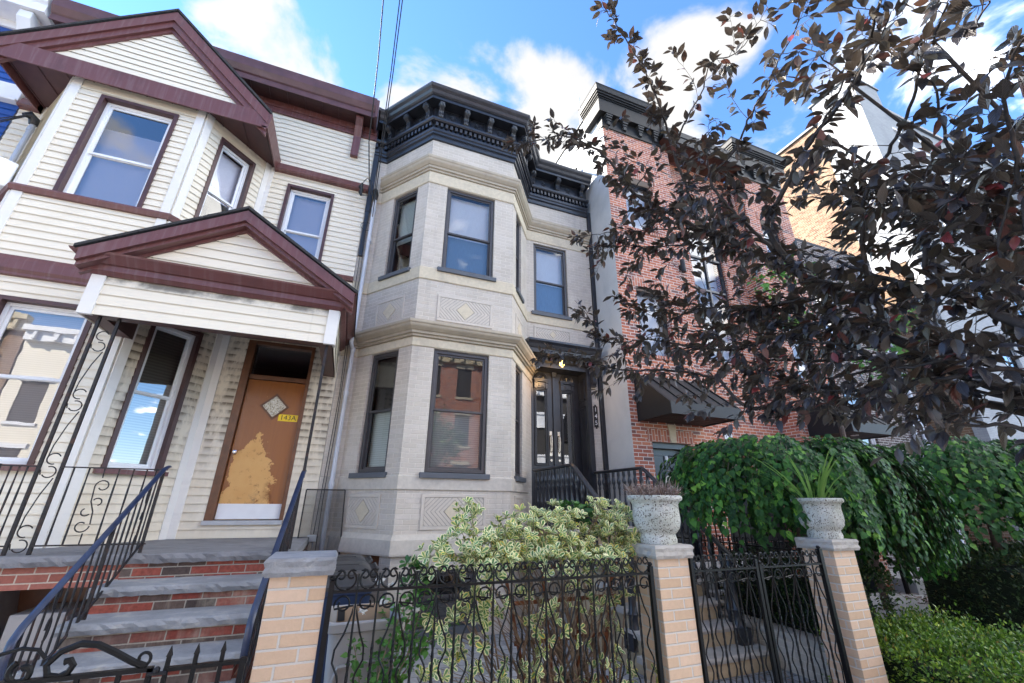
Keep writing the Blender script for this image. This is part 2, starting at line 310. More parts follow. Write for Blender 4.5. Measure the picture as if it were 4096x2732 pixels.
def screen_mat():
    t = NT('screen_mesh'); tr = t.n('ShaderNodeBsdfTransparent'); mx = t.n('ShaderNodeMixShader'); mx.inputs[0].default_value = .42; t.col((.02, .02, .02)); t.set('Roughness', .7)
    t.l(tr.outputs[0], mx.inputs[1]); t.l(t.p.outputs[0], mx.inputs[2]); t.l(mx.outputs[0], t.o.inputs[0]); M['screen_mesh'] = t.m
screen_mat()
def leaf_mat(name, stops, rough=.4, trans=.25, tcol=None, spec=.5, vein=True, back=None, clump=0):
    t = NT(name); g = t.geo(); c = t.ramp(g.outputs['Random Per Island'], stops)
    if clump: c = t.mix(1.0, c, t.ramp(t.noise(clump, 4, .6), [(.32, (.55, .6, .7)), (.68, (1.5, 1.4, 1.2))]), 'MULTIPLY')
    if back: c = t.mix(g.outputs['Backfacing'], c, t.mix(.55, c, back))
    if vein:
        uv = t.n('ShaderNodeUVMap'); sp = t.n('ShaderNodeSeparateXYZ'); t.l(uv.outputs[0], sp.inputs[0]); av = t.mth('ABSOLUTE', sp.outputs[1])
        vv = t.mth('SINE', t.mth('MULTIPLY', t.mth('SUBTRACT', sp.outputs[0], t.mth('MULTIPLY', av, .35)), 46.0))
        t.bump(t.mth('ADD', t.mth('MULTIPLY', vv, .5), t.smooth(av, .0, .12)), .5, .0015)
    t.col(c); t.set('Roughness', rough); t.set('Specular IOR Level', spec)
    tl = t.n('ShaderNodeBsdfTranslucent'); t.l(c if tcol is None else t.mix(1.0, c, tcol, 'MULTIPLY'), tl.inputs[0]); mx = t.n('ShaderNodeMixShader'); mx.inputs[0].default_value = trans
    t.l(t.p.outputs[0], mx.inputs[1]); t.l(tl.outputs[0], mx.inputs[2]); t.l(mx.outputs[0], t.o.inputs[0]); M[name] = t.m; return t
leaf_mat('plum_leaf', [(0, (.030, .028, .034)), (.3, (.045, .038, .040)), (.55, (.060, .045, .038)), (.75, (.040, .039, .050)), (.88, (.085, .07, .036)), (.965, (.16, .035, .03)), (1, (.26, .04, .04))], .33, .25, spec=.85, back=(.085, .062, .036))
leaf_mat('vine_leaf', [(0, (.012, .05, .014)), (.4, (.022, .085, .02)), (.75, (.038, .13, .025)), (.94, (.09, .24, .03)), (1, (.17, .34, .05))], .5, .25, spec=.25, clump=4)
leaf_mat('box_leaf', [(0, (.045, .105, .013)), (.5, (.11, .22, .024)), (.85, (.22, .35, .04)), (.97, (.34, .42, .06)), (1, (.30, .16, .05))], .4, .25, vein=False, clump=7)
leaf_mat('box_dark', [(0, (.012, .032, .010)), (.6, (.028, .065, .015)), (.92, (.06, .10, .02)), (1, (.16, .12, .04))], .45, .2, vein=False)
leaf_mat('fresh_leaf', [(0, (.06, .19, .03)), (.6, (.11, .30, .05)), (1, (.2, .42, .09))], .45, .3)
leaf_mat('green_leaf', [(0, (.02, .08, .015)), (.6, (.04, .15, .02)), (1, (.08, .22, .03))], .35, .22)
leaf_mat('grass_blade', [(0, (.10, .24, .04)), (1, (.22, .36, .09))], .5, .3, vein=False)
leaf_mat('dead_stem', [(0, (.16, .10, .085)), (.6, (.24, .17, .14)), (1, (.40, .33, .28))], .9, .1, vein=False)
leaf_mat('petal_white', [(0, (.80, .80, .74)), (1, (.88, .87, .84))], .5, .3, vein=False)
def variegated():
    t = NT('variegated_leaf'); uv = t.n('ShaderNodeUVMap'); sp = t.n('ShaderNodeSeparateXYZ'); t.l(uv.outputs[0], sp.inputs[0]); g = t.geo()
    # uv.y runs -1..1 across the blade relative to its edge, uv.x 0..1 along it
    a = t.mth('ADD', t.mth('ABSOLUTE', sp.outputs[1]), t.mth('MULTIPLY', t.mth('SUBTRACT', t.noise(120, 3), .5), .5))
    a = t.mth('ADD', a, t.smooth(sp.outputs[0], .82, 1.0, 0., .5)); edge = t.smooth(a, .42, .58)
    gr = t.ramp(g.outputs['Random Per Island'], [(0, (.07, .18, .05)), (.5, (.11, .25, .07)), (1, (.16, .32, .10))])
    ye = t.ramp(g.outputs['Random Per Island'], [(0, (.84, .80, .40)), (.4, (.90, .88, .55)), (.85, (.88, .82, .34)), (1, (.85, .66, .10))])
    c = t.mix(edge, gr, ye); t.col(c); t.set('Roughness', .35); tl = t.n('ShaderNodeBsdfTranslucent'); t.l(c, tl.inputs[0]); mx = t.n('ShaderNodeMixShader'); mx.inputs[0].default_value = .2
    t.l(t.p.outputs[0], mx.inputs[1]); t.l(tl.outputs[0], mx.inputs[2]); t.l(mx.outputs[0], t.o.inputs[0]); M['variegated_leaf'] = t.m
variegated()
def lamp_glow():
    t = NT('lamp_glow'); t.col((1, .6, .2)); t.set('Emission Color', (1, .55, .16)); t.set('Emission Strength', 1.6); M['lamp_glow'] = t.m
lamp_glow()

# ------------------------------------------------------------------ mesh helpers
WL = {}
def tag(o, label=None, cat=None, group=None, kind=None):
    if label: o['label'] = label
    if cat: o['category'] = cat
    if group: o['group'] = group
    if kind: o['kind'] = kind
    return o
def thing(name, label, cat, loc=(0, 0, 0), group=None):
    o = bpy.data.objects.new(name, None); COL.objects.link(o); o.location = loc; o.empty_display_size = .2; WL[o.name] = Vector(loc)
    return tag(o, label, cat, group)
def place(o, parent):
    if parent is not None:
        o.parent = parent; o.location = -WL.get(parent.name, Vector((0, 0, 0)))
        WL[o.name] = Vector((0, 0, 0))
def copy_tree(o, delta=None, parent=None):
    c = o.copy(); COL.objects.link(c); c.parent = parent
    if delta is not None: c.location = o.location + Vector(delta)
    for ch in o.children: copy_tree(ch, None, c)
    return c
class Fr:   # a local frame: u along the wall, d outward, z up
    def __init__(s, o, u, n=None):
        s.o = Vector(o); s.u = Vector(u).normalized(); s.n = Vector(n).normalized() if n else Vector((s.u.y, -s.u.x, 0)).normalized()
    def __call__(s, u, d, z): p = s.o+s.u*u+s.n*d; return (p.x, p.y, p.z+z)
class MB:
    def __init__(s): s.v = []; s.f = []; s.mi = []; s.uv = []
    def pts(s, P): i = len(s.v); s.v += [tuple(p) for p in P]; return i
    def face(s, P, m=0): i = s.pts(P); s.f.append(tuple(range(i, i+len(P)))); s.mi.append(m)
    def box(s, x0, x1, y0, y1, z0, z1, m=0): s.hexa([(x0, y0, z0), (x1, y0, z0), (x1, y1, z0), (x0, y1, z0), (x0, y0, z1), (x1, y0, z1), (x1, y1, z1), (x0, y1, z1)], m)
    def hexa(s, P, m=0):
        i = s.pts(P)
        for q in ((0, 3, 2, 1), (4, 5, 6, 7), (0, 1, 5, 4), (1, 2, 6, 5), (2, 3, 7, 6), (3, 0, 4, 7)): s.f.append(tuple(i+k for k in q)); s.mi.append(m)
    def fbox(s, F, u0, u1, d0, d1, z0, z1, m=0):   # d0 inner, d1 outer
        s.hexa([F(u0, d1, z0), F(u1, d1, z0), F(u1, d0, z0), F(u0, d0, z0), F(u0, d1, z1), F(u1, d1, z1), F(u1, d0, z1), F(u0, d0, z1)], m)
    def ext(s, poly, A, B, m=0):   # poly: 2D points; A, B: functions 2D -> 3D for the two end caps
        n = len(poly); i = s.pts([A(*p) for p in poly]); j = s.pts([B(*p) for p in poly])
        s.f.append(tuple(i+k for k in range(n))); s.mi.append(m); s.f.append(tuple(j+n-1-k for k in range(n))); s.mi.append(m)
        for k in range(n):
            k2 = (k+1) % n; s.f.append((i+k2, i+k, j+k, j+k2)); s.mi.append(m)
    def rings(s, R, closed=True, caps=True, m=0):
        n = len(R[0]); b = [s.pts(r) for r in R]
        for a, c in zip(b, b[1:]):
            for k in range(n if closed else n-1):
                k2 = (k+1) % n; s.f.append((a+k, a+k2, c+k2, c+k)); s.mi.append(m)
        if caps and closed:
            s.f.append(tuple(b[0]+n-1-k for k in range(n))); s.mi.append(m); s.f.append(tuple(b[-1]+k for k in range(n))); s.mi.append(m)
    def tube(s, P, r, n=6, m=0, caps=True, flat=None):
        P = [Vector(p) for p in P]; rr = r if isinstance(r, (list, tuple)) else [r]*len(P); R = []; ref = None
        for i, p in enumerate(P):
            t = (P[min(i+1, len(P)-1)]-P[max(i-1, 0)])
            if t.length < 1e-9: t = Vector((0, 0, 1))
            t.normalize()
            if ref is None: ref = Vector((0, 0, 1)) if abs(t.z) < .9 else Vector((0, 1, 0)); x = t.cross(ref).normalized()
            else: x = (x-t*x.dot(t)); x = x.normalized() if x.length > 1e-6 else t.orthogonal().normalized()
            y = t.cross(x)
            fx, fy = (flat if flat else (1, 1))
            R.append([p+(x*math.cos(a)*fx+y*math.sin(a)*fy)*rr[i] for a in [2*math.pi*k/n+math.pi/n for k in range(n)]])
        s.rings(R, True, caps, m)
    def lathe(s, prof, c, n=20, m=0, caps=True):
        s.rings([[(c[0]+r*math.cos(2*math.pi*k/n), c[1]+r*math.sin(2*math.pi*k/n), c[2]+z) for k in range(n)] for r, z in prof], True, caps, m)
    def sweep(s, prof, path, m=0, caps=True):   # prof: (offset outward, z); path: xy polyline travelling with outward on its right
        P = [Vector((p[0], p[1])) for p in path]; nr = []
        for a, b in zip(P, P[1:]): d = (b-a).normalized(); nr.append(Vector((d.y, -d.x)))
        R = []
        for i, p in enumerate(P):
            if i == 0: q = nr[0]
            elif i == len(P)-1: q = nr[-1]
            else: q = (nr[i-1]+nr[i]); q = q/(1+nr[i-1].dot(nr[i]))
            R.append([(p.x+q.x*o, p.y+q.y*o, z) for o, z in prof])
        s.rings(R, True, caps, m)
    def grid_wall(s, F, u0, u1, z0, z1, holes=(), reveal=0., m=0, mr=None):
        us = sorted({u0, u1, *[h[0] for h in holes], *[h[1] for h in holes]}); zs = sorted({z0, z1, *[h[2] for h in holes], *[h[3] for h in holes]})
        us = [u for u in us if u0-1e-6 <= u <= u1+1e-6]; zs = [z for z in zs if z0-1e-6 <= z <= z1+1e-6]
        for a, b in zip(us, us[1:]):
            for c, d in zip(zs, zs[1:]):
                cu, cz = (a+b)/2, (c+d)/2
                if any(h[0] < cu < h[1] and h[2] < cz < h[3] for h in holes): continue
                s.face([F(a, 0, c), F(b, 0, c), F(b, 0, d), F(a, 0, d)], m)
        if reveal:
            q = m if mr is None else mr
            for a, b, c, d in holes:
                s.face([F(a, 0, c), F(a, 0, d), F(a, -reveal, d), F(a, -reveal, c)], q); s.face([F(b, 0, d), F(b, 0, c), F(b, -reveal, c), F(b, -reveal, d)], q)
                s.face([F(a, 0, d), F(b, 0, d), F(b, -reveal, d), F(a, -reveal, d)], q); s.face([F(b, 0, c), F(a, 0, c), F(a, -reveal, c), F(b, -reveal, c)], q)
    def siding(s, F, u0, u1, z0, z1, exp=.108, holes=(), clip=None, out=.017, inn=.003, m=0, zstart=None):
        zb = (zstart if zstart is not None else z0)
        while zb < z1-1e-4:
            zt = zb+exp; lo, hi = max(zb, z0), min(zt, z1)
            cuts = sorted({lo, hi, *[h[k] for h in holes for k in (2, 3) if lo < h[k] < hi]})
            dof = lambda z: out+(inn-out)*(z-zb)/exp
            for a, b in zip(cuts, cuts[1:]):
                mid = (a+b)/2; ivs = [(u0, u1)]
                for h in holes:
                    if h[2] < mid < h[3]:
                        nv = []
                        for p, q in ivs:
                            if h[1] <= p or h[0] >= q: nv.append((p, q)); continue
                            if h[0] > p: nv.append((p, h[0]))
                            if h[1] < q: nv.append((h[1], q))
                        ivs = nv
                for p, q in ivs:
                    pa, qa, pb, qb = p, q, p, q
                    if clip:
                        ca, cb = clip(a), clip(b); pa, qa, pb, qb = max(p, ca[0]), min(q, ca[1]), max(p, cb[0]), min(q, cb[1])
                        if qa <= pa: continue
                        if qb < pb: pb = qb = (pb+qb)/2
                    tk = .012 if (b == hi and not clip and hi < z1-1e-4) else 0
                    s.face([F(pa, dof(a), a), F(qa, dof(a), a), F(qb, dof(b+tk), b+tk), F(pb, dof(b+tk), b+tk)], m)
                    if a == lo: s.face([F(pa, inn+.003, a+.011), F(qa, inn+.003, a+.011), F(qa, dof(a)-.002, a+.001), F(pa, dof(a)-.002, a+.001)], m); s.face([F(pa, dof(a)-.002, a+.001), F(qa, dof(a)-.002, a+.001), F(qa, dof(a), a), F(pa, dof(a), a)], m)
            zb = zt
    def build(s, name, mats, parent=None, smooth=None, bevel=0, label=None, cat=None, group=None, kind=None):
        me = bpy.data.meshes.new(name); me.from_pydata(s.v, [], s.f)
        for q in ([mats] if isinstance(mats, str) else mats): me.materials.append(M[q])
        if any(s.mi): me.polygons.foreach_set('material_index', s.mi)
        if smooth:
            me.polygons.foreach_set('use_smooth', [True]*len(s.f)); me.set_sharp_from_angle(angle=R_(smooth))
        me.update(); o = bpy.data.objects.new(name, me); COL.objects.link(o); place(o, parent)
        if bevel:
            b = o.modifiers.new('bevel', 'BEVEL'); b.width = bevel; b.segments = 2; b.limit_method = 'ANGLE'; b.angle_limit = R_(40)
        return tag(o, label, cat, group, kind)
def fix(o):   # consistent outward normals
    import bmesh
    b = bmesh.new(); b.from_mesh(o.data); bmesh.ops.remove_doubles(b, verts=b.verts, dist=1e-5); bmesh.ops.recalc_face_normals(b, faces=b.faces); b.to_mesh(o.data); b.free(); return o
def text_obj(name, s, size, mat, parent, F, u, d, z, ext=.002, align='CENTER', sx=1.0):
    cu = bpy.data.curves.new(name, 'FONT'); cu.body = s; cu.size = size; cu.extrude = ext; cu.align_x = align; cu.align_y = 'CENTER'
    t = bpy.data.objects.new(name, cu); COL.objects.link(t); dg = bpy.context.evaluated_depsgraph_get(); me = bpy.data.meshes.new_from_object(t.evaluated_get(dg)); bpy.data.objects.remove(t)
    me.transform(Matrix.Diagonal((sx, 1, 1, 1)))
    me.transform(Matrix((F.u, Vector((0, 0, 1)), F.n)).transposed().to_4x4()); me.transform(Matrix.Translation(F(u, d, z)))
    me.materials.clear(); me.materials.append(M[mat]); o = bpy.data.objects.new(name, me); COL.objects.link(o); place(o, parent); return o
def spiral(c, r0, r1, a0, a1, n=16):
    return [(c[0]+(r0+(r1-r0)*i/n)*math.cos(a0+(a1-a0)*i/n), c[1]+(r0+(r1-r0)*i/n)*math.sin(a0+(a1-a0)*i/n)) for i in range(n+1)]
# leaves: template in local axes (x along the midrib, y across, z normal)
def leaf_template(kind):
    if kind == 'oval':   xs = [0, .18, .42, .68, .87, 1]; ws = [.02, .17, .235, .18, .075, 0]
    elif kind == 'spoon': xs = [0, .25, .5, .75, .92, 1]; ws = [.03, .13, .23, .27, .17, .02]
    elif kind == 'heart': xs = [0, .12, .35, .62, .85, 1]; ws = [.02, .30, .40, .26, .10, 0]
    elif kind == 'tiny': xs = [0, .45, 1]; ws = [.08, .30, .05]
    elif kind == 'blade': xs = [0, .3, .6, .85, 1]; ws = [.016, .019, .017, .011, 0]
    V = []; UV = []; FC = []
    for x, w_ in zip(xs, ws):
        dz = -.22*x*x if kind in ('oval', 'heart') else (-.10*x*x if kind != 'blade' else -.5*x*x)
        up = .22*w_
        V += [(x, -w_, dz+up), (x, 0, dz), (x, w_, dz+up)]; UV += [(x, -1), (x, 0), (x, 1)]
    for i in range(len(xs)-1):
        a = i*3; FC += [(a, a+3, a+4, a+1), (a+1, a+4, a+5, a+2)]
    return np.array(V), np.array(UV), np.array(FC)
TPL = {}
def leaves(name, kind, P, D, Nn, S, mat, parent, label=None, cat=None, kindtag=None, curl=None):
    if kind not in TPL: TPL[kind] = leaf_template(kind)
    V, UV, FC = TPL[kind]; P = np.asarray(P, float); D = np.asarray(D, float); Nn = np.asarray(Nn, float); S = np.asarray(S, float); n = len(P)
    D /= np.linalg.norm(D, axis=1)[:, None]+1e-9; Y = np.cross(Nn, D); Y /= np.linalg.norm(Y, axis=1)[:, None]+1e-9; Z = np.cross(D, Y)
    cz = np.ones(n) if curl is None else curl
    W = P[:, None, :]+S[:, None, None]*(V[None, :, 0:1]*D[:, None, :]+V[None, :, 1:2]*Y[:, None, :]+(V[None, :, 2:3]*cz[:, None, None])*Z[:, None, :])
    nv = len(V); F_ = (FC[None]+(np.arange(n)*nv)[:, None, None]).reshape(-1, 4)
    me = bpy.data.meshes.new(name); me.vertices.add(n*nv); me.vertices.foreach_set('co', W.reshape(-1).astype(np.float32)); nf = len(F_)
    me.loops.add(nf*4); me.loops.foreach_set('vertex_index', F_.reshape(-1).astype(np.int32)); me.polygons.add(nf); me.polygons.foreach_set('loop_start', (np.arange(nf)*4).astype(np.int32))
    uvl = me.uv_layers.new(name='UVMap'); u = np.tile(UV, (n, 1))[F_.reshape(-1)]; uvl.data.foreach_set('uv', u.reshape(-1).astype(np.float32))
    me.polygons.foreach_set('use_smooth', [True]*nf); me.materials.append(M[mat]); me.update(calc_edges=True); me.validate()
    o = bpy.data.objects.new(name, me); COL.objects.link(o); place(o, parent); return tag(o, label, cat, None, kindtag)
def rnd_unit(n): v = RS.normal(size=(n, 3)); return v/np.linalg.norm(v, axis=1)[:, None]
# ------------------------------------------------------------------ ground
def sheet(name, x0, x1, y0, y1, z, m, kind='structure'):
    b = MB(); b.face([(x0, y0, z), (x1, y0, z), (x1, y1, z), (x0, y1, z)]); return b.build(name, m, kind=kind)
sheet('ground', -300, 300, -300, 300, -.16, 'asphalt')
b = MB(); b.box(-60, 60, -2.6, 19.9, -.30, -.012); b.build('pavement', 'concrete', kind='structure')
b = MB(); b.box(-60, 60, -2.75, -2.6, -.30, -.016); b.build('kerb', 'old_concrete', kind='structure')
b = MB(); b.box(-60, 60, -14.0, -10.6, -.30, -.016); b.build('far_pavement', 'concrete', kind='structure')
sheet('courtyard', -.05, 4.72, 2.72, 7.6, -.004, 'courtyard_paver')
b = MB(); b.face([(6.3, -1, 0), (8.3, -1, 0), (9.6, 3.9, 0), (11.4, 6.3, 0), (11.9, 7.4, 0), (10.0, 7.4, 0), (8.3, 5.2, 0)][::1]); b.build('path', 'concrete', kind='structure')
sheet('garden_bed', 8.6, 16, 1.6, 6.3, -.008, 'soil')
sheet('hedge_bed', 4.5, 6.25, .6, 3.7, -.006, 'soil')

# ------------------------------------------------------------------ shared window builder
def window(parent, F, u0, u1, z0, z1, fm, gm='glass', blind='blind_white', d=-.10, fw=.05, rail=.5, blind_to=0., depth=.05, lower='same', sash=.035, name='window', blind_d=.07, label=None, blind_hi=1.0):
    # frame ring, two sashes meeting at a rail, two panes, a blind behind
    b = MB(); b.fbox(F, u0, u0+fw, d-depth, d+.02, z0, z1); b.fbox(F, u1-fw, u1, d-depth, d+.02, z0, z1); b.fbox(F, u0+fw, u1-fw, d-depth, d+.02, z1-fw, z1); b.fbox(F, u0+fw, u1-fw, d-depth, d+.022, z0, z0+fw)
    o = b.build(name, fm, parent, bevel=.004, label=label)
    a0, a1, b0, b1 = u0+fw, u1-fw, z0+fw, z1-fw; zm = b0+(b1-b0)*rail
    for lo, hi, dd in ((b0, zm+.012, d-.028), (zm-.012, b1, d-.004)):
        s = MB(); t = .022; s.fbox(F, a0, a0+sash, dd-t, dd, lo, hi); s.fbox(F, a1-sash, a1, dd-t, dd, lo, hi); s.fbox(F, a0+sash, a1-sash, dd-t, dd, hi-sash*.95, hi); s.fbox(F, a0+sash, a1-sash, dd-t, dd, lo, lo+sash)
        s.build('sash', fm, o)
        g = MB(); g.face([F(a0+sash, dd-.010, lo+sash), F(a1-sash, dd-.010, lo+sash), F(a1-sash, dd-.010, hi-sash), F(a0+sash, dd-.010, hi-sash)]); g.build('pane', gm, o)
    bl = MB(); zz = b0+(b1-b0)*blind_to; dd = d-depth-blind_d; bm = [blind]
    if isinstance(blind, (list, tuple)):
        bl.fbox(F, a0-.02, a1+.02, dd-.004, dd, zm, b1); bl.fbox(F, a0-.02, a1+.02, dd-.004, dd, b0, zm, 1); bm = list(blind)
    else: bl.fbox(F, a0-.02, a1+.02, dd-.004, dd, zz, b0+(b1-b0)*blind_hi)
    bl.build('blind', bm, o)  # room_dark entries are dark sheets for the unlit room, not blinds
    if blind_to > 0 or blind_hi < 1:
        k = MB(); q = dd-.35; k.fbox(F, a0-.25, a1+.25, q-.01, q, b0-.2, b1+.2); k.fbox(F, a0-.26, a0-.25, q, dd-.01, b0-.2, b1+.2); k.fbox(F, a1+.25, a1+.26, q, dd-.01, b0-.2, b1+.2); k.fbox(F, a0-.25, a1+.25, q, dd-.01, b0-.21, b0-.2); k.build('dark_room', 'interior', o)
    return o
def casing(mb, F, u0, u1, z0, z1, w_, proud, inn, m=0, sill=True):
    mb.fbox(F, u0, u0+w_, -inn, proud, z0, z1, m); mb.fbox(F, u1-w_, u1, -inn, proud, z0, z1, m); mb.fbox(F, u0+w_, u1-w_, -inn, proud, z1-w_, z1, m)
# ------------------------------------------------------------------ cream clapboard house with the gabled bay
W = 7.18
H = thing('clapboard_house', 'cream clapboard house with maroon trim, gabled bay and gabled porch over an orange door', 'house', (-3, W, 0))
BP = [(-5.26, 7.18), (-4.50, 6.28), (-2.86, 6.28), (-2.08, 7.18)]
Fm = Fr((-5.55, W, 0), (1, 0, 0)); fL = Fr((*BP[0], 0), (BP[1][0]-BP[0][0], BP[1][1]-BP[0][1], 0)); fF = Fr((*BP[1], 0), (1, 0, 0)); fR = Fr((*BP[2], 0), (BP[3][0]-BP[2][0], BP[3][1]-BP[2][1], 0))
lL = (Vector(BP[1])-Vector(BP[0])).length; lF = 1.64; lR = (Vector(BP[3])-Vector(BP[2])).length
U = lambda x: x+5.55            # main-wall u from world x
G = lambda x: x+4.50            # bay-front u
# openings (u0,u1,z0,z1)
oF2 = (G(-4.13), G(-3.18), 5.43, 7.22); oF1 = (G(-4.13), G(-3.20), 1.99, 3.90); oR2 = (.285, .91, 5.43, 7.21); oR1 = (.235, .895, 1.99, 3.95); oM2 = (U(-1.735), U(-.935), 5.43, 7.12)
oD = (U(-1.71), U(-.745), 1.33, 4.02)
b = MB()
b.siding(Fm, U(-2.12), U(-.36), 4.05, 7.35, holes=[oM2]); b.siding(Fm, U(-2.12), U(-.36), 7.53, 8.72); b.siding(Fm, 0, U(-5.2), 1.0, 8.72)
b.siding(Fm, U(-5.2), U(-2.12), 7.4, 8.72)
for z0, z1 in ((.95, 4.18), (4.40, 5.36), (5.42, 7.44)):
    b.siding(fF, 0, lF, z0, z1, holes=[oF1, oF2]); b.siding(fL, 0, lL, z0, z1); b.siding(fR, 0, lR, z0, z1, holes=[oR2, (.235, .895, 1.99, 4.5)] if z0 > 4 else [oR1, (0, lR, 0, 4.3)])
b.build('wall', 'cream_siding', H)
b = MB(); b.siding(fR, 0, lR, .95, 4.10, holes=[oR1]); b.siding(Fm, U(-2.12), U(-.36), 1.165, 4.10, holes=[oD], zstart=1.058); b.build('porch_wall', 'sooty_shade_siding', H, label='soot-stained clapboard with painted shade under the porch roof')
# solid cores behind the boards
b = MB(); zt = 7.42
b.grid_wall(Fm, 0, U(-.36), 0, 9.0, holes=[oM2, oD], reveal=.16)
for f, l, hs_ in ((fL, lL, []), (fF, lF, [oF1, oF2]), (fR, lR, [oR1, oR2])): b.grid_wall(f, 0, l, 0, zt, holes=hs_, reveal=.16)
b.face([(-.36, W, 0), (-.36, 17, 0), (-.36, 17, 9.0), (-.36, W, 9.0)]); b.face([(-5.55, 17, 0), (-5.55, W, 0), (-5.55, W, 9.0), (-5.55, 17, 9.0)]); b.face([(-5.55, 17, 0), (-5.55, 17, 9), (-.36, 17, 9), (-.36, 17, 0)])
b.build('wall_core', 'cream_trim', H)
b = MB(); b.box(-5.55, -.36, 6.95, 17, 9.36, 9.44); b.build('roof', 'roof_tar', H)
# corner boards
def cboard(mb, F, u0, u1, z0, z1, p=.028): mb.fbox(F, u0, u1, 0, p, z0, z1)
b = MB()
for z0, z1 in ((.95, 4.16), (4.42, 5.34), (5.43, 7.43)):
    cboard(b, fF, 0, .11, z0, z1); cboard(b, fF, lF-.11, lF, z0, z1); cboard(b, fR, .006, .11, z0, z1, .03); cboard(b, fL, lL-.11, lL-.006, z0, z1, .03); cboard(b, fR, lR-.10, lR, z0, z1); cboard(b, fL, 0, .10, z0, z1)
cboard(b, Fm, U(-2.07), U(-1.97), 1.165, 4.1); cboard(b, Fm, U(-2.07), U(-2.0), 5.43, 7.35)
b.build('corner_board', 'cream_trim', H, bevel=.004)
# brown bands
b = MB()
path = [(-5.50, 7.18), *BP, (-.36, 7.18)]
b.sweep([(0, 4.16), (.05, 4.17), (.05, 4.20), (.075, 4.24), (.075, 4.36), (.06, 4.42), (0, 4.44)], path[:5]); b.sweep([(0, 5.335), (.05, 5.34), (.07, 5.40), (.05, 5.435), (0, 5.44)], path)
b.sweep([(0, 7.33), (.09, 7.335), (.11, 7.36), (.05, 7.52), (.0, 7.56)], [(-1.98, W), (-.36, W)]); b.sweep([(0, 7.33), (.09, 7.335), (.11, 7.36), (.05, 7.52), (.0, 7.56)], [(-5.55, W), (-5.3, W)])
b.build('trim_band', 'brown_aluminium', H)
# main cornice: frieze, panelled soffit, gutter
b = MB(); b.fbox(Fm, 0, U(-.36), 0, .025, 8.70, 9.0); b.fbox(Fm, 0, U(-.36), .025, .045, 8.70, 8.74); b.fbox(Fm, 0, U(-.36), .025, .04, 8.84, 8.86)
for k in range(30): b.fbox(Fm, k*.17, k*.17+.012, .025, .031, 8.745, 8.98)
b.build('frieze', 'brown_aluminium', H)
b = MB(); b.box(-5.55, -.42, 6.82, W, 9.0, 9.02)
for k in range(17): b.box(-5.5+k*.31, -5.48+k*.31, 6.84, W-.03, 8.985, 9.0)
b.build('soffit', 'brown_soffit', H)
b = MB(); b.sweep([(0, 8.95), (.02, 8.95), (.02, 9.07), (.045, 9.09), (.10, 9.19), (.12, 9.35), (.12, 9.37), (0, 9.37)], [(-5.55, 6.82), (-.45, 6.82)]); b.box(-.45, -.40, 6.72, W, 8.90, 9.36)
b.build('gutter', 'gutter_brown', H)
b = MB(); b.ext([(.02, 8.97), (.30, 8.97), (.30, 8.90), (.20, 8.80), (.10, 8.62), (.10, 8.12), (.02, 8.12)], lambda d, z: Fm(U(-.80), d, z), lambda d, z: Fm(U(-.66), d, z)); b.build('cornice_bracket', 'brown_aluminium', H); fix(H.children[-1])
# gable over the bay
ey = 6.15; gx, gl, gr_, gz0, gz1, gap = -3.645, -5.30, -1.99, 7.32, 7.60, 9.17
b = MB(); b.box(gl+.03, gr_-.03, ey+.02, W, 7.42, 7.44)
for k in range(11): b.box(gl+.05+k*.32, gl+.06+k*.32, ey+.05, W, 7.408, 7.42)
b.build('bay_soffit', 'brown_soffit', H)
b = MB()
b.sweep([(0, gz0), (.02, gz0), (.02, gz0+.03), (.045, gz1-.02), (.045, gz1), (0, gz1+.02)], [(gl, W), (gl, ey), (gr_, ey), (gr_, W)]); b.build('bay_fascia', 'brown_aluminium', H)
sl = (gap-gz1)/(gr_-gx)
gclip = lambda z: (G(gx-(8.80-z)/sl*.985), G(gx+(8.80-z)/sl*.985))
fG = Fr((-4.5, ey+.06, 0), (1, 0, 0)); b = MB(); b.siding(fG, -3, 5, gz1-.02, 8.80, clip=gclip); b.face([fG(-.55, -.02, 7.45), fG(2.2, -.02, 7.45), fG(G(gx), -.02, 8.75)]); b.build('gable_wall', 'cream_siding', H)
def rakes(mb, cx, xl, xr, ze, za, layers):
    for y0, y1, up, dn in layers:   # slab between heights dn..up measured vertically under the rake line
        for xe in (xl, xr):
            P = [(xe, ze+up), (cx, za+up), (cx, za+dn), (xe, ze+dn)]; i = mb.pts([(x, y0, z) for x, z in P]+[(x, y1, z) for x, z in P])
            for q in ((0, 1, 2, 3), (7, 6, 5, 4), (0, 4, 5, 1), (1, 5, 6, 2), (2, 6, 7, 3), (3, 7, 4, 0)): mb.f.append(tuple(i+k for k in q)); mb.mi.append(0)
b = MB(); rakes(b, gx, gl, gr_, gz1, gap, [(ey-.05, ey+.06, 0.0, -.20), (ey-.02, ey+.06, -.20, -.33), (ey+.02, ey+.07, -.33, -.40)]); b.build('rake_board', 'brown_aluminium', H); fix(H.children[-1])
b = MB(); rakes(b, gx, gl-.03, gr_+.03, gz1+.0, gap+.02, [(ey-.07, 8.6, .045, .002)]); b.build('gable_roof', 'shingle', H); fix(H.children[-1])
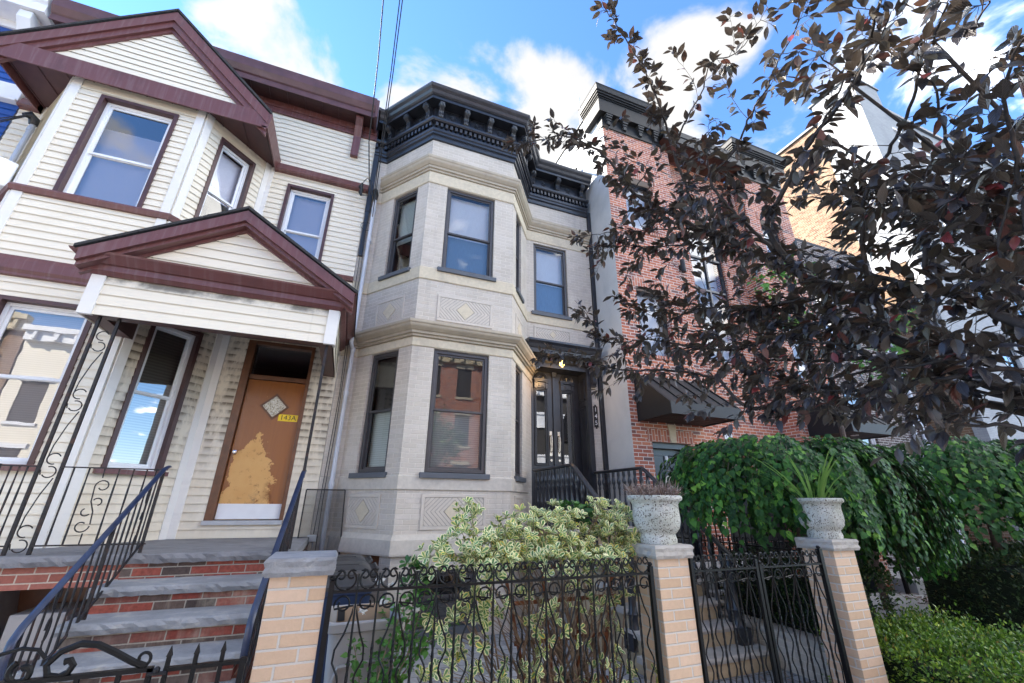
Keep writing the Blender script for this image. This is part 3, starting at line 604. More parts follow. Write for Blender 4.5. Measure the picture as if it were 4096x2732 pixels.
# windows
def cwin(F, o, blind, trim='brown_trim', proud=.035, **k):
    c = MB(); casing(c, F, o[0], o[1], o[2], o[3], .05, proud, .13); w_ = window(H, F, o[0]+.05, o[1]-.05, o[2], o[3]-.05, 'vinyl_white', blind=blind, d=-.07, fw=.045, **k); c.build('casing', trim, w_); return w_
cwin(fF, oF2, 'blind_lilac', gm='glass_strong', rail=.46, blind_hi=.80); cwin(fF, oF1, ('blind_white', 'blind_white'), gm='glass_strong', rail=.52); cwin(fR, oR2, 'blind_lilac', gm='glass', blind_to=.46, rail=.46)
cwin(fR, oR1, ('blind_dim', 'blind_grey'), gm='glass_strong', rail=.5); cwin(Fm, oM2, ('blind_lilac', 'blind_lilac'), gm='glass_strong', rail=.46)
b = MB(); b.fbox(fF, oF1[0]-.06, oF1[1]+.06, -.05, .075, 1.925, 1.99); b.fbox(fR, oR1[0]-.06, oR1[1]+.06, -.05, .07, 1.93, 1.985); b.build('window_sill', 'brown_aluminium', H)
# door
fD = Fr((-5.55, W+.05, 0), (1, 0, 0)); d = MB(); d.fbox(fD, U(-1.60), U(-.80), -.045, 0, 1.395, 3.40); door = d.build('door', 'worn_door', H, bevel=.004, label='orange-brown wooden door with peeling varnish and a small diamond window')
d = MB(); d.fbox(Fm, U(-1.71), U(-1.605), -.16, .02, 1.33, 4.02); d.fbox(Fm, U(-.795), U(-.745), -.16, .02, 1.33, 4.02); d.fbox(Fm, U(-1.605), U(-.795), -.14, .02, 3.96, 4.02); d.fbox(Fm, U(-1.605), U(-.795), -.12, -.03, 3.41, 3.48); d.build('door_frame', 'brown_wood', H, bevel=.005)
d = MB(); d.fbox(Fm, U(-1.605), U(-.795), -.12, -.11, 3.48, 3.96); d.build('transom_window', 'glass_dark', H); d = MB(); d.fbox(Fm, U(-1.605), U(-.795), -.30, -.29, 3.40, 4.0); d.build('transom_dark_sheet', 'room_dark', H)  # dark sheet behind the transom glass stands for the unlit room
cz_, cx_ = 3.005, U(-1.17); d = MB()
for r0, r1, p0, p1 in ((.165, .20, 0, .018),):
    for k in range(4):
        a0, a1 = k*math.pi/2, (k+1)*math.pi/2; q = lambda r, a, dd: fD(cx_+r*math.cos(a), dd, cz_+r*math.sin(a)*1.02)
        d.hexa([q(r0, a0, p1), q(r1, a0, p1), q(r1, a0, p0), q(r0, a0, p0), q(r0, a1, p1), q(r1, a1, p1), q(r1, a1, p0), q(r0, a1, p0)])
d.build('diamond_frame', 'brown_wood', door); fix(door.children[-1])
d = MB(); d.face([fD(cx_+.166*math.cos(k*math.pi/2), .006, cz_+.166*math.sin(k*math.pi/2)) for k in range(4)]); d.build('diamond_pane', 'etched_glass', door)
d = MB(); d.fbox(fD, U(-1.09), U(-.818), 0, .003, 2.79, 2.893); st = d.build('number_sticker', 'yellow_sticker', door); text_obj('number', '143A', .105, 'ink', door, fD, U(-.953), .0035, 2.842, .001)
d = MB(); d.fbox(fD, U(-1.595), U(-.805), 0, .004, 1.40, 1.60)
d.build('kick_plate', 'white_paint', door); d = MB(); d.tube([fD(U(-1.54), 0, 2.30), fD(U(-1.54), .03, 2.30)], .014, 10); d.tube([fD(U(-1.54), .03, 2.30), fD(U(-1.54), .045, 2.30), fD(U(-1.54), .065, 2.30), fD(U(-1.54), .07, 2.30)], [.012, .028, .026, .012], 12); d.build('door_knob', 'chrome', door, smooth=40)
d = MB(); d.fbox(fD, U(-1.72), U(-.75), -.02, .10, 1.33, 1.385); d.build('threshold', 'galv', H)
# porch roof
pl, pr, py, pz = -2.95, -.39, 5.50, 3.54
b = MB(); fP = Fr((0, py, 0), (1, 0, 0)); fPr = Fr((pr, py, 0), (0, 1, 0)); fPl = Fr((pl, W, 0), (0, -1, 0)); b.siding(fP, pl, pr, pz, 4.06, .125); b.siding(fPr, 0, W-py, pz, 4.06, .125); b.siding(fPl, .5, W-py, pz, 4.06, .125); b.build('porch_beam', 'grimy_siding', H)
b = MB(); b.fbox(fP, pl-.018, pl+.11, -.02, .03, pz-.005, 4.06); b.build('porch_corner_board', 'cream_trim', H); b = MB(); b.fbox(fP, pr-.11, pr+.018, -.02, .03, pz-.005, 4.06); b.fbox(fPr, -.018, .09, 0, .028, pz-.003, 4.05); b.build('porch_corner_board', 'cream_trim', H)
b = MB(); b.box(pl+.01, pr-.01, py, py+.16, pz+.01, 4.04); b.box(pr-.17, pr-.01, py+.16, W, pz+.01, 4.04); b.box(pl+.01, pl+.17, py+.16, 6.5, pz+.01, 4.04); b.box(pl+.17, pr-.17, py+.16, W, 4.04, 4.06); b.build('porch_ceiling', 'brown_soffit', H)
b = MB(); b.sweep([(0, 4.01), (.035, 4.01), (.085, 4.05), (.085, 4.12), (.11, 4.125), (.20, 4.205), (.21, 4.225), (0, 4.24)], [(pl, 6.45), (pl, py), (pr, py), (pr, W)]); b.build('porch_fascia', 'brown_aluminium', H)
xr, xl, pcx, pze, pza = -.215, -3.06, -1.635, 4.215, 5.13
psl = (pza-pze)/(xr-pcx); b = MB(); fT = Fr((0, 5.46, 0), (1, 0, 0)); pc = lambda z: (pcx-(4.92-z)/psl*.99, pcx+(4.92-z)/psl*.99); b.siding(fT, -6, 3, 4.20, 4.92, .125, clip=pc); b.face([fT(-3.0, -.02, 4.2), fT(-.3, -.02, 4.2), fT(pcx, -.02, 4.95)]); b.build('pediment', 'cream_siding', H)
b = MB(); rakes(b, pcx, xl, xr, pze, pza, [(5.275, 5.47, 0, -.15), (5.32, 5.47, -.15, -.20), (5.42, 5.475, -.20, -.24)]); b.build('porch_rake_board', 'brown_aluminium', H); fix(H.children[-1])
b = MB(); rakes(b, pcx, xl-.04, xr+.04, pze-.01, pza+.02, [(5.255, W+.0, .04, .004)])
o = b.build('porch_roof', 'shingle', H); fix(o)
# ornamental post and single pole
def bar(mb, p, q, w_=.014, n=4): mb.tube([p, q], w_*1.3, n)
def scroll_xz(mb, c, r, y, a0, a1, r1=None, w_=.006, n=14): mb.tube([(x, y, z) for x, z in spiral(c, r, r if r1 is None else r1, a0, a1, n)], w_, 5)
b = MB(); y = 5.57; xa, xb = -2.80, -2.625
for x in (xa, xb): bar(b, (x, y, 1.165), (x, y, pz+.01), .0145)
zz = 1.24; xc = (xa+xb)/2
while zz < 3.5:
    r = .052; scroll_xz(b, (xc-.0, zz), r, y, -2.6, 1.9); scroll_xz(b, (xc+.0, zz+.125), r, y, .5, 5.0)
    b.tube([(xa+.03, y, zz-.03), (xa+.02, y, zz+.02)], .005, 4)
    if zz+.66 < 3.6: b.tube([(xc-.05, y, zz+.14), (xa+.045, y, zz+.25), (xc, y, zz+.45), (xc+.05, y, zz+.60)], .0055, 5)
    zz += .655
b.build('porch_post', 'worn_iron', H); b = MB(); bar(b, (-.455, 5.56, 1.9), (-.455, 5.56, pz+.02), .017); b.build('porch_post', 'worn_iron', H)
# basement front under the porch
b = MB(); b.box(-4.9, -1.88, 6.24, 6.27, 0, .9); b.build('basement_wall', 'old_concrete', H); b = MB(); b.box(-2.95, -2.15, 6.20, 6.24, .22, .86); b.build('basement_board', 'brown_wood', H)
b = MB(); b.hexa([(-3.2, 5.45, 0), (-2.75, 5.45, 0), (-2.72, 6.2, 0), (-3.2, 6.2, 0), (-3.2, 5.45, .90), (-2.98, 5.45, .90), (-2.9, 6.2, .90), (-3.2, 6.2, .90)]); b.build('areaway_wall', 'old_concrete', H)

# ------------------------------------------------------------------ its stoop
S = thing('brick_stoop', 'red and grey brick front steps with bluestone treads below the orange door', 'steps', (-1.2, 4.6, 0))
TR = [(5.42, 1.165), (5.03, .95), (4.69, .755), (4.36, .565), (4.03, .375), (3.70, .19)]
def rough_slab(mb, x0, x1, y0, y1, z0, z1, seed=1, amp=.008, nx=26):   # rock-faced front edge
    rs = np.random.RandomState(seed); R = []
    for i in range(nx+1):
        x = x0+(x1-x0)*i/nx; j = lambda a=amp: float(rs.uniform(-a, a)); R.append([(x, y0+.012+j()*.3, z1), (x, y0+j(), z1-.012+j(.004)), (x, y0-.006+j(), (z0+z1)/2+j(.006)), (x, y0+.006+j(), z0+j(.004)), (x, y1, z0), (x, y1, z1)])
    mb.rings(R)
for i, (yf, zt) in enumerate(TR):
    b = MB(); last = i == 0; x0, x1 = (-4.7, -.36) if last else (-1.885, -.555)
    rough_slab(b, x0, x1, yf-.035, W-.03 if last else TR[i-1][0]+.05, zt-.075 if not last else zt-.085, zt, 10+i, .009, 90 if last else 30); o = b.build('tread' if not last else 'landing', 'bluestone' if not last else 'porch_stone', S); fix(o)
b = MB()
for i, (yf, zt) in enumerate(TR[1:]): b.box(-1.85, -.60, TR[i][0]+.005, TR[i][0]+.2, zt, TR[i][1]-.08)
b.box(-1.85, -.60, 3.705, 3.9, 0, .115); b.build('riser', 'stoop_brick', S)
b = MB(); b.box(-1.85, -.60, 5.6, W-.05, 0, 1.07)
for i, (yf, zt) in enumerate(TR[1:]): b.box(-1.848, -.602, yf+.19, TR[i][0]+.21, 0, zt-.076)
b.build('step_core', 'porch_brick', S)
b = MB(); b.box(-4.7, -1.852, 5.44, 5.56, .90, 1.08); b.build('lintel', 'porch_brick', S)

# ------------------------------------------------------------------ iron railings of that stoop
def twist(mb, p, q, r=.0085, turns=5, n=4, seg=26):
    p, q = Vector(p), Vector(q); t = (q-p).normalized(); x = t.orthogonal().normalized(); y = t.cross(x); R = []
    for i in range(seg+1):
        a = turns*2*math.pi*i/seg; c = p.lerp(q, i/seg); R.append([c+(x*math.cos(a+k*math.pi/2)+y*math.sin(a+k*math.pi/2))*r for k in range(n)])
    mb.rings(R)
def stair_rail(label, X, x2, nb, extra=None):
    T = thing('stair_railing', label, 'railing', (X, 4.8, 0)); top = Vector((X, 5.50, 1.95)); low = Vector((x2, 4.08, .885)); tb = Vector((X, 5.50, 1.26)); lb = Vector((x2, 4.08, .31))
    b = MB(); P = [top+Vector((0, .10, .03)), top, low, low+Vector((0, -.06, -.07)), low+Vector((0, -.075, -.17)), low+Vector((0, -.06, -.30))]; b.tube(P, .022, 8, flat=(1.15, .62)); b.build('handrail', 'blue_black', T, smooth=50)
    b = MB(); b.tube([tb, lb], .011, 4); b.build('lower_rail', 'worn_iron', T)
    for t, zf in ((0.0, 1.165), (.47, .755), (1.0, .10)):
        a = top.lerp(low, t); b = MB(); b.tube([(a.x, a.y, zf), tuple(a)], .017, 4); o = b.build('post', 'worn_iron', T)
    for i in range(1, nb):
        t = i/nb
        if abs(t-.47) < .02: continue
        a, c = top.lerp(low, t), tb.lerp(lb, t); b = MB()
        if i % 5 == 2:
            b.tube([a, c], .006, 5)
            for k, s in ((.18, 1), (.5, -1), (.8, 1)):
                m = a.lerp(c, k); b.tube([(m.x, m.y+.026*math.cos(q)*s, m.z+.07*math.sin(q)) for q in [j*math.pi*1.6/10 for j in range(11)]], .006, 5, flat=(1, 1.6))
        else: twist(b, a, c, .0085, 6)
        b.build('baluster', 'worn_iron', T)
    return T
stair_rail('blue-black iron stair railing with scroll balusters on the left side of the brick steps', -1.77, -1.81, 15)
stair_rail('iron stair railing with scroll balusters between the brick steps and the nearest brick pillar', -.455, -.50, 15)
T = thing('porch_railing', 'iron porch railing with an S-scroll panel in front of the narrow lower window', 'railing', (-2.2, 5.55, 1.16))
def flat_rail(T, xa, xb, y, z0, z1, xs, scrollx=None):
    b = MB(); b.box(xa, xb, y-.014, y+.014, z1-.012, z1); b.build('top_rail', 'worn_iron', T); b = MB(); b.box(xa, xb, y-.010, y+.010, z0, z0+.013); b.build('bottom_rail', 'worn_iron', T)
    for x in xs: b = MB(); twist(b, (x, y, z0), (x, y, z1-.01), .0085, 6); b.build('baluster', 'worn_iron', T)
    if scrollx is not None:
        b = MB(); c = scrollx; h = z1-z0
        b.tube([(c, y, z1-.01), (c+.005, y, z0+h*.86)], .006, 5); b.tube([(c, y, z0), (c, y, z0+h*.15)], .006, 5)
        scroll_xz(b, (c+.03, z0+h*.75), .062, y, math.pi, -2.6, .03); scroll_xz(b, (c-.03, z0+h*.24), .062, y, 0, -5.4, .03); b.tube([(c-.032, y, z0+h*.75), (c-.02, y, z0+h*.55), (c+.02, y, z0+h*.42), (c+.032, y, z0+h*.26)], .006, 5)
        scroll_xz(b, (c+.03, z0+h*.54), .04, y, 2.6, -1.2, .03); scroll_xz(b, (c-.035, z0+h*.42), .04, y, -.6, -4.2, .03); b.build('scroll_panel', 'worn_iron', T)
flat_rail(T, -2.62, -1.76, 5.55, 1.235, 1.95, [-2.52, -2.40, -2.16, -2.04, -1.93, -1.85], -2.28)
T = thing('porch_railing', 'short iron railing at the left end of the porch, left of the ornate post', 'railing', (-3.0, 5.55, 1.16)); flat_rail(T, -3.10, -2.81, 5.57, 1.235, 1.95, [-3.0, -2.94, -2.88]); b = MB(); b.tube([(-3.09, 5.57, 1.165), (-3.09, 5.57, 1.96)], .017, 4); b.build('post', 'worn_iron', T)
# ------------------------------------------------------------------ greige painted-brick house, number 145
B = thing('brick_house', 'greige brick house with two-storey bay, black bracketed cornice and black double doors', 'house', (2, W, 0))
Q = [(-.355, W), (-.08, W), (.70, 6.2), (2.37, 6.2), (3.07, W), (4.68, W)]
g0 = Fr((-.355, W, 0), (1, 0, 0)); gL = Fr((*Q[1], 0), (Q[2][0]-Q[1][0], Q[2][1]-Q[1][1], 0)); gF = Fr((.70, 6.2, 0), (1, 0, 0)); gR = Fr((*Q[3], 0), (Q[4][0]-Q[3][0], Q[4][1]-Q[3][1], 0)); gM = Fr((3.07, W, 0), (1, 0, 0))
gl_ = (Vector(Q[2])-Vector(Q[1])).length; gr2 = (Vector(Q[4])-Vector(Q[3])).length; lm = 4.68-3.07; f_ = 1.67
hL = [(.345, .97, 2.04, 3.93), (.365, .985, 5.40, 7.16)]; hF = [(.345, 1.27, 2.04, 3.93), (.35, 1.29, 5.40, 7.16), (.33, 1.20, .13, .80)]; hR = [(.28, .79, 2.04, 3.93), (.25, .685, 5.40, 7.16)]; hM = [(.17, 1.0, 5.40, 7.12), (-.05, 1.40, 1.2, 4.40)]
b = MB(); zt = 9.2
b.grid_wall(g0, 0, .275, 0, zt); b.grid_wall(gL, 0, gl_, 0, zt, holes=hL+[(.72, 1.05, .72, .97)], reveal=.13); b.grid_wall(gF, 0, f_, 0, zt, holes=hF, reveal=.13); b.grid_wall(gR, 0, gr2, 0, zt, holes=hR, reveal=.13); b.grid_wall(gM, 0, lm, 0, zt, holes=hM, reveal=.13)
b.grid_wall(gR, gr2, gr2+.37, 1.2, 4.3); b.build('wall', 'greige_brick', B)
b = MB(); b.face([(4.68, W, 0), (4.68, 17, 0), (4.68, 17, zt), (4.68, W, zt)]); b.box(-.355, 4.7, W+.05, 17, 9.12, 9.2); b.hexa([(-.05, W, 9.14), (.7, 6.22, 9.14), (2.37, 6.22, 9.14), (3.05, W, 9.14), (-.05, W, 9.2), (.7, 6.22, 9.2), (2.37, 6.22, 9.2), (3.05, W, 9.2)]); b.build('roof', 'roof_tar', B)
b = MB(); b.box(-.35, .2, 7.75, 7.78, 0, 9.1); b.box(.2, 4.67, 7.75, 7.78, 4.5, 9.1); b.box(.2, 3.2, 7.75, 7.78, 0, 4.5); b.build('inner_wall', 'interior', B)
# stone bands
ff = lambda z0, z1, o, r=.012: [(0, z0), (o-r, z0), (o, z0+r), (o, z1-r), (o-r, z1), (0, z1)]
def stone_band(path, z0, z1, o, m, nm): s = MB(); s.sweep(ff(z0, z1, o), path); x = s.build(nm, m, B); return x
stone_band(Q[:5], 1.80, 2.0, .022, 'limestone_grey', 'stone_band')
stone_band(Q[:5]+[(3.28, 7.47)], 3.935, 4.085, .02, 'limestone', 'stone_band'); stone_band(Q, 5.14, 5.375, .022, 'limestone', 'stone_band'); stone_band(Q, 7.165, 7.42, .022, 'limestone', 'stone_band')
s = MB(); s.sweep([(0, .97), (.055, .98), (.06, 1.0), (.055, 1.17), (.012, 1.235), (0, 1.235)], Q[:5]); s.build('stone_base', 'limestone_grey', B)
def cornice(path, z0, h, o, nm='string_cornice'):
    s = MB(); P = [(0, 0), (.25, .03), (.25, .18), (.42, .20), (.45, .36), (.55, .38), (.80, .55), (.86, .62), (.90, .72), (.98, .78), (1, .84), (1, .97), (.93, 1.0), (0, 1.06)]
    s.sweep([(a*o, z0+c*h) for a, c in P], path); return s.build(nm, 'moulding_tan', B)
cornice([(-.2, W), *Q[1:5], (3.25, 7.43)], 4.085, .235, .20); cornice([(-.15, W), *Q[1:]], 7.42, .27, .165)
# brick panels with a diamond
def panel(F, u0, u1, z0, z1):
    p = MB(); t = .045
    for a in ((u0, u1, z1-t, z1), (u0, u1, z0, z0+t)): p.fbox(F, a[0], a[1], -.01, .016, a[2], a[3])
    p.fbox(F, u0, u0+t, -.01, .016, z0+t, z1-t); p.fbox(F, u1-t, u1, -.01, .016, z0+t, z1-t); o = p.build('panel_frame', 'greige_paint', B, bevel=.004)
    uc, zc = (u0+u1)/2, (z0+z1)/2; hz = (z1-z0)/2-t-.02; hu = min(hz, (u1-u0)/2-t-.01)
    q = MB(); a0, a1, b0, b1 = u0+t, u1-t, z0+t, z1-t; q.fbox(F, a0, a1, .0, .004, b0, b1, 0)
    # herringbone strips slanting towards the diamond on either side
    k = 0; wst = .062
    for sgn in (-1, 1):
        for j in range(-6, 9):
            c0 = (a0 if sgn < 0 else a1); pts = []
            # strip between lines  (u-uc)*sgn... slope 1
            lo, hi = j*wst+.006, (j+1)*wst-.004
            poly = [(uc, zc-hz*2), (uc+sgn*2, zc-hz*2), (uc+sgn*2, zc+hz*2), (uc, zc+hz*2)]
            def clipf(P, f):
                R = []
                for x, y in zip(P, P[1:]+P[:1]):
                    fx, fy = f(x), f(y)
                    if fx >= 0: R.append(x)
                    if (fx >= 0) != (fy >= 0): t_ = fx/(fx-fy); R.append((x[0]+(y[0]-x[0])*t_, x[1]+(y[1]-x[1])*t_))
                return R
            up = 1 if j % 1 == 0 else -1
            P = poly
            d_ = lambda u, z: (abs(u-uc)*1.0+abs(z-zc)*1.0)   # strips run parallel to the diamond's edges
            for half in (1, -1):
                P2 = clipf(poly, lambda p: (p[1]-zc)*half)
                P2 = clipf(P2, lambda p: (p[0]-uc)*sgn+(p[1]-zc)*half-(hz*.92+lo)) if len(P2) > 2 else []
                P2 = clipf(P2, lambda p: (hz*.92+hi)-((p[0]-uc)*sgn+(p[1]-zc)*half)) if len(P2) > 2 else []
                for f in (lambda p: p[0]-a0-.004, lambda p: a1-.004-p[0], lambda p: p[1]-b0-.004, lambda p: b1-.004-p[1]):
                    P2 = clipf(P2, f) if len(P2) > 2 else []
                if len(P2) > 2 and j >= 0:
                    P2 = P2 if sgn*half > 0 else P2[::-1]
                    q.ext(P2, lambda u, z: F(u, .011, z), lambda u, z: F(u, .003, z), 1)
    q.build('herringbone', ['slate_groove', 'greige_paint'], o); fix(o.children[-1])
    e = MB(); e.ext([(uc-hu*.86, zc), (uc, zc-hz*.9), (uc+hu*.86, zc), (uc, zc+hz*.9)], lambda u, z: F(u, .014, z), lambda u, z: F(u, .002, z)); e.build('diamond_stone', 'limestone', o); fix(o.children[-1])
plain('slate_groove', (.30, .27, .245), .8)
panel(gF, .335, 1.30, 4.42, 4.90); panel(gF, .34, 1.29, 1.29, 1.755); panel(gL, .30, .97, 4.42, 4.90); panel(gL, .27, .95, 1.29, 1.75); panel(gR, .25, .80, 4.42, 4.90); panel(gR, .25, .80, 1.29, 1.75); panel(gM, .16, 1.03, 4.78, 5.09)
# windows
def gwin(F, h, blind, rail=.5, gm='glass', **k):
    w_ = window(B, F, h[0]+.012, h[1]-.012, h[2]+.01, h[3]-.01, 'bronze_frame', gm=gm, blind=blind, d=-.055, fw=.05, sash=.032, rail=rail, **k)
    s = MB(); s.fbox(F, h[0]-.07, h[1]+.05, -.05, .06, h[2]-.075, h[2]); s.build('sill', 'slate_paint', w_, bevel=.004); return w_
gwin(gF, hF[0], ('room_dark', 'blind_grey'), rail=.49, gm='glass'); gwin(gF, hF[1], ('shade_pale', 'shade_blue'), rail=.45); gwin(gL, hL[0], ('room_dark', 'blind_green'), rail=.49); gwin(gL, hL[1], 'blind_green', rail=.45, blind_to=.42)
gwin(gR, hR[0], 'room_dark', rail=.5); gwin(gR, hR[1], 'room_dark', rail=.5); gwin(gM, hM[0], ('shade_pale', 'shade_blue'), rail=.46)
bw = window(B, gF, .33, 1.20, .15, .80, 'bronze_frame', gm='glass_dark', blind='room_dark', d=-.04, rail=.5, label='dark basement window behind the bush'); s = MB(); s.fbox(gF, .24, 1.30, -.05, .05, .06, .14); s.build('sill', 'slate_paint', bw)
s = MB(); s.fbox(gL, .72, 1.05, -.14, -.13, .70, .98); s.build('cellar_hatch', 'brown_wood', B)
# black bracketed cornice
s = MB()
CP = [(0, 8.20), (.035, 8.21), (.045, 8.25), (.045, 8.29), (.075, 8.31), (.08, 8.35), (.10, 8.37), (.105, 8.42), (.075, 8.43), (.075, 8.555), (.15, 8.56), (.17, 8.585), (.175, 8.625), (.15, 8.645), (.06, 8.665), (.06, 8.985), (.27, 8.985), (.275, 9.04), (.295, 9.05), (.32, 9.075), (.345, 9.125), (.385, 9.17), (.40, 9.20), (.40, 9.235), (.38, 9.245), (0, 9.27)]
s.sweep(CP, Q); CO = s.build('cornice', 'black_paint', B); fix(CO)
def dentils(F, u0, u1):
    n = int((u1-u0)/.093); s = MB()
    for k in range(n+1):
        u = u0+(u1-u0)*k/n; s.fbox(F, u-.025, u+.025, .07, .135, 8.455, 8.545)
    s.build('dentil_row', 'black_paint', CO, bevel=.003)
def console(F, u, zb=8.655, zt=8.985, dmax=.255, w_=.095, m='black_paint', base=.06, parent=None):
    h = zt-zb; D_ = dmax-base; prof = [(0, 1), (1, 1), (1.0, .90), (.98, .78), (.86, .66), (.66, .60), (.52, .54), (.45, .42), (.46, .30), (.50, .20), (.46, .12), (.36, .07), (.30, 0), (0, 0)]
    s = MB(); s.ext([(base+a*D_, zb+c*h) for a, c in prof], lambda d, z: F(u-w_/2, d, z), lambda d, z: F(u+w_/2, d, z))
    for k in (-1, 0, 1):   # ribs down the front
        rib = [F(u+k*w_*.3, base+a*D_+.004, zb+c*h) for a, c in prof[2:12]]; s.tube(rib, .010, 6)
    for sd in (-1, 1):     # scroll eyes on the cheeks
        s.tube([F(u+sd*(w_/2+.007), base+D_*.70+x, zb+h*.80+z) for x, z in [(r*math.cos(a), r*math.sin(a)) for r, a in [(.052*(1-k/22), -k*.5) for k in range(20)]]], .008, 5)
        s.tube([F(u+sd*(w_/2+.005), base+D_*.22+x, zb+h*.18+z) for x, z in [(r*math.cos(a), r*math.sin(a)) for r, a in [(.026*(1-k/16), k*.55) for k in range(14)]]], .006, 5)
    s.fbox(F, u-w_/2-.006, u+w_/2+.006, base, base+D_*.36, zb-.012, zb+.015); o = s.build('bracket', m, parent or CO, smooth=45); fix(o); return o
def rosette(F, u0, u1, z0=8.70, z1=8.955):
    s = MB(); uc, zc = (u0+u1)/2, (z0+z1)/2
    for k, (t, d0, d1) in enumerate(((0, .058, .078), (.03, .058, .070))):
        a, b_, c, d_ = u0+t, u1-t, z0+t, z1-t; e = .014
        s.fbox(F, a, b_, d0, d1, d_-e, d_); s.fbox(F, a, b_, d0, d1, c, c+e); s.fbox(F, a, a+e, d0, d1, c+e, d_-e); s.fbox(F, b_-e, b_, d0, d1, c+e, d_-e)
    R = .062
    for k in range(10):
        a = k*math.pi/5; s.tube([F(uc+r*math.cos(a), .064, zc+r*math.sin(a)) for r in (.018, .036, .056)], [.006, .011, .006], 6)
    s.tube([F(uc+R*math.cos(a), .064, zc+R*math.sin(a)) for a in [j*math.pi/10 for j in range(21)]], .006, 5, caps=False); s.tube([F(uc, .06, zc), F(uc, .075, zc), F(uc, .08, zc)], [.018, .014, .004], 8)
    s.build('rosette_panel', 'black_paint', CO, smooth=40)
for F, us in ((gF, [.075, .585, 1.085, 1.595]), (gL, [.14, .66, 1.175]), (gR, [.075, .59, 1.11]), (gM, [.10, .76, 1.42])):
    for u in us: console(F, u)
    for a, c in zip(us, us[1:]): rosette(F, a+.085, c-.085)
dentils(g0, .02, .2); dentils(gL, .03, gl_-.0); dentils(gF, .02, f_-.02); dentils(gR, .0, gr2-.08); dentils(gM, .06, lm-.04)
s = MB(); s.box(4.69, 4.775, W-.055, W+.01, 0, 8.35); s.build('leader_pipe', 'black_paint', B, bevel=.006)
s = MB(); s.box(-.355, -.26, W-.06, W, 6.9, 9.0); s.box(-.345, -.275, W-.05, W, 5.9, 6.9); s.build('leader_box', 'black_paint', B, bevel=.006)
# roof-deck railing
s = MB(); s.box(2.9, 4.7, 7.45, 7.48, 9.95, 9.985)
for k in range(16): s.box(2.95+k*.115, 2.962+k*.115, 7.458, 7.472, 9.2, 9.95)
s.box(4.62, 4.68, 7.44, 7.5, 9.2, 10.05); s.build('roof_railing', 'black_iron', B)
# hood over the doors
s = MB(); hp = [(2.95, W), (4.60, W), (4.66, W)]
s.sweep([(0, 4.30), (.06, 4.31), (.07, 4.36), (.12, 4.38), (.30, 4.39), (.31, 4.47), (.33, 4.48), (.36, 4.55), (.40, 4.60), (.40, 4.64), (0, 4.68)], [(2.95, W), (4.60, W), (4.60, W+.0001)][:2]); s.build('door_hood', 'black_paint', B); fix(B.children[-1])
dent = MB()
for k in range(14): dent.fbox(gM, .02+k*.112, .06+k*.112, .07, .14, 4.31, 4.37)
dent.build('hood_dentils', 'black_paint', B); console(gM, 1.475, 3.90, 4.31, .24, .10, base=.0, parent=B)
s = MB(); s.box(3.0, 4.50, W-.0, 7.62, 4.20, 4.40); s.box(4.40, 4.50, W-.03, 7.60, 1.2, 4.25); s.fbox(gM, -.06, 1.33, -.02, .02, 4.20, 4.31)
s.build('door_surround', 'black_paint', B); s = MB()
for z0, z1 in ((1.9, 3.5), (3.62, 4.08)):
    fJ = Fr((4.40, 7.60, 0), (0, -1, 0)); a0, a1 = .14, .36
    s.fbox(fJ, a0, a1, 0, .018, z0, z0+.03); s.fbox(fJ, a0, a1, 0, .018, z1-.03, z1); s.fbox(fJ, a0, a0+.03, 0, .018, z0, z1); s.fbox(fJ, a1-.03, a1, 0, .018, z0, z1)
s.build('jamb_panel', 'black_paint', B); fix(B.children[-1])
dY = 7.50; gD = Fr((0, dY, 0), (1, 0, 0))
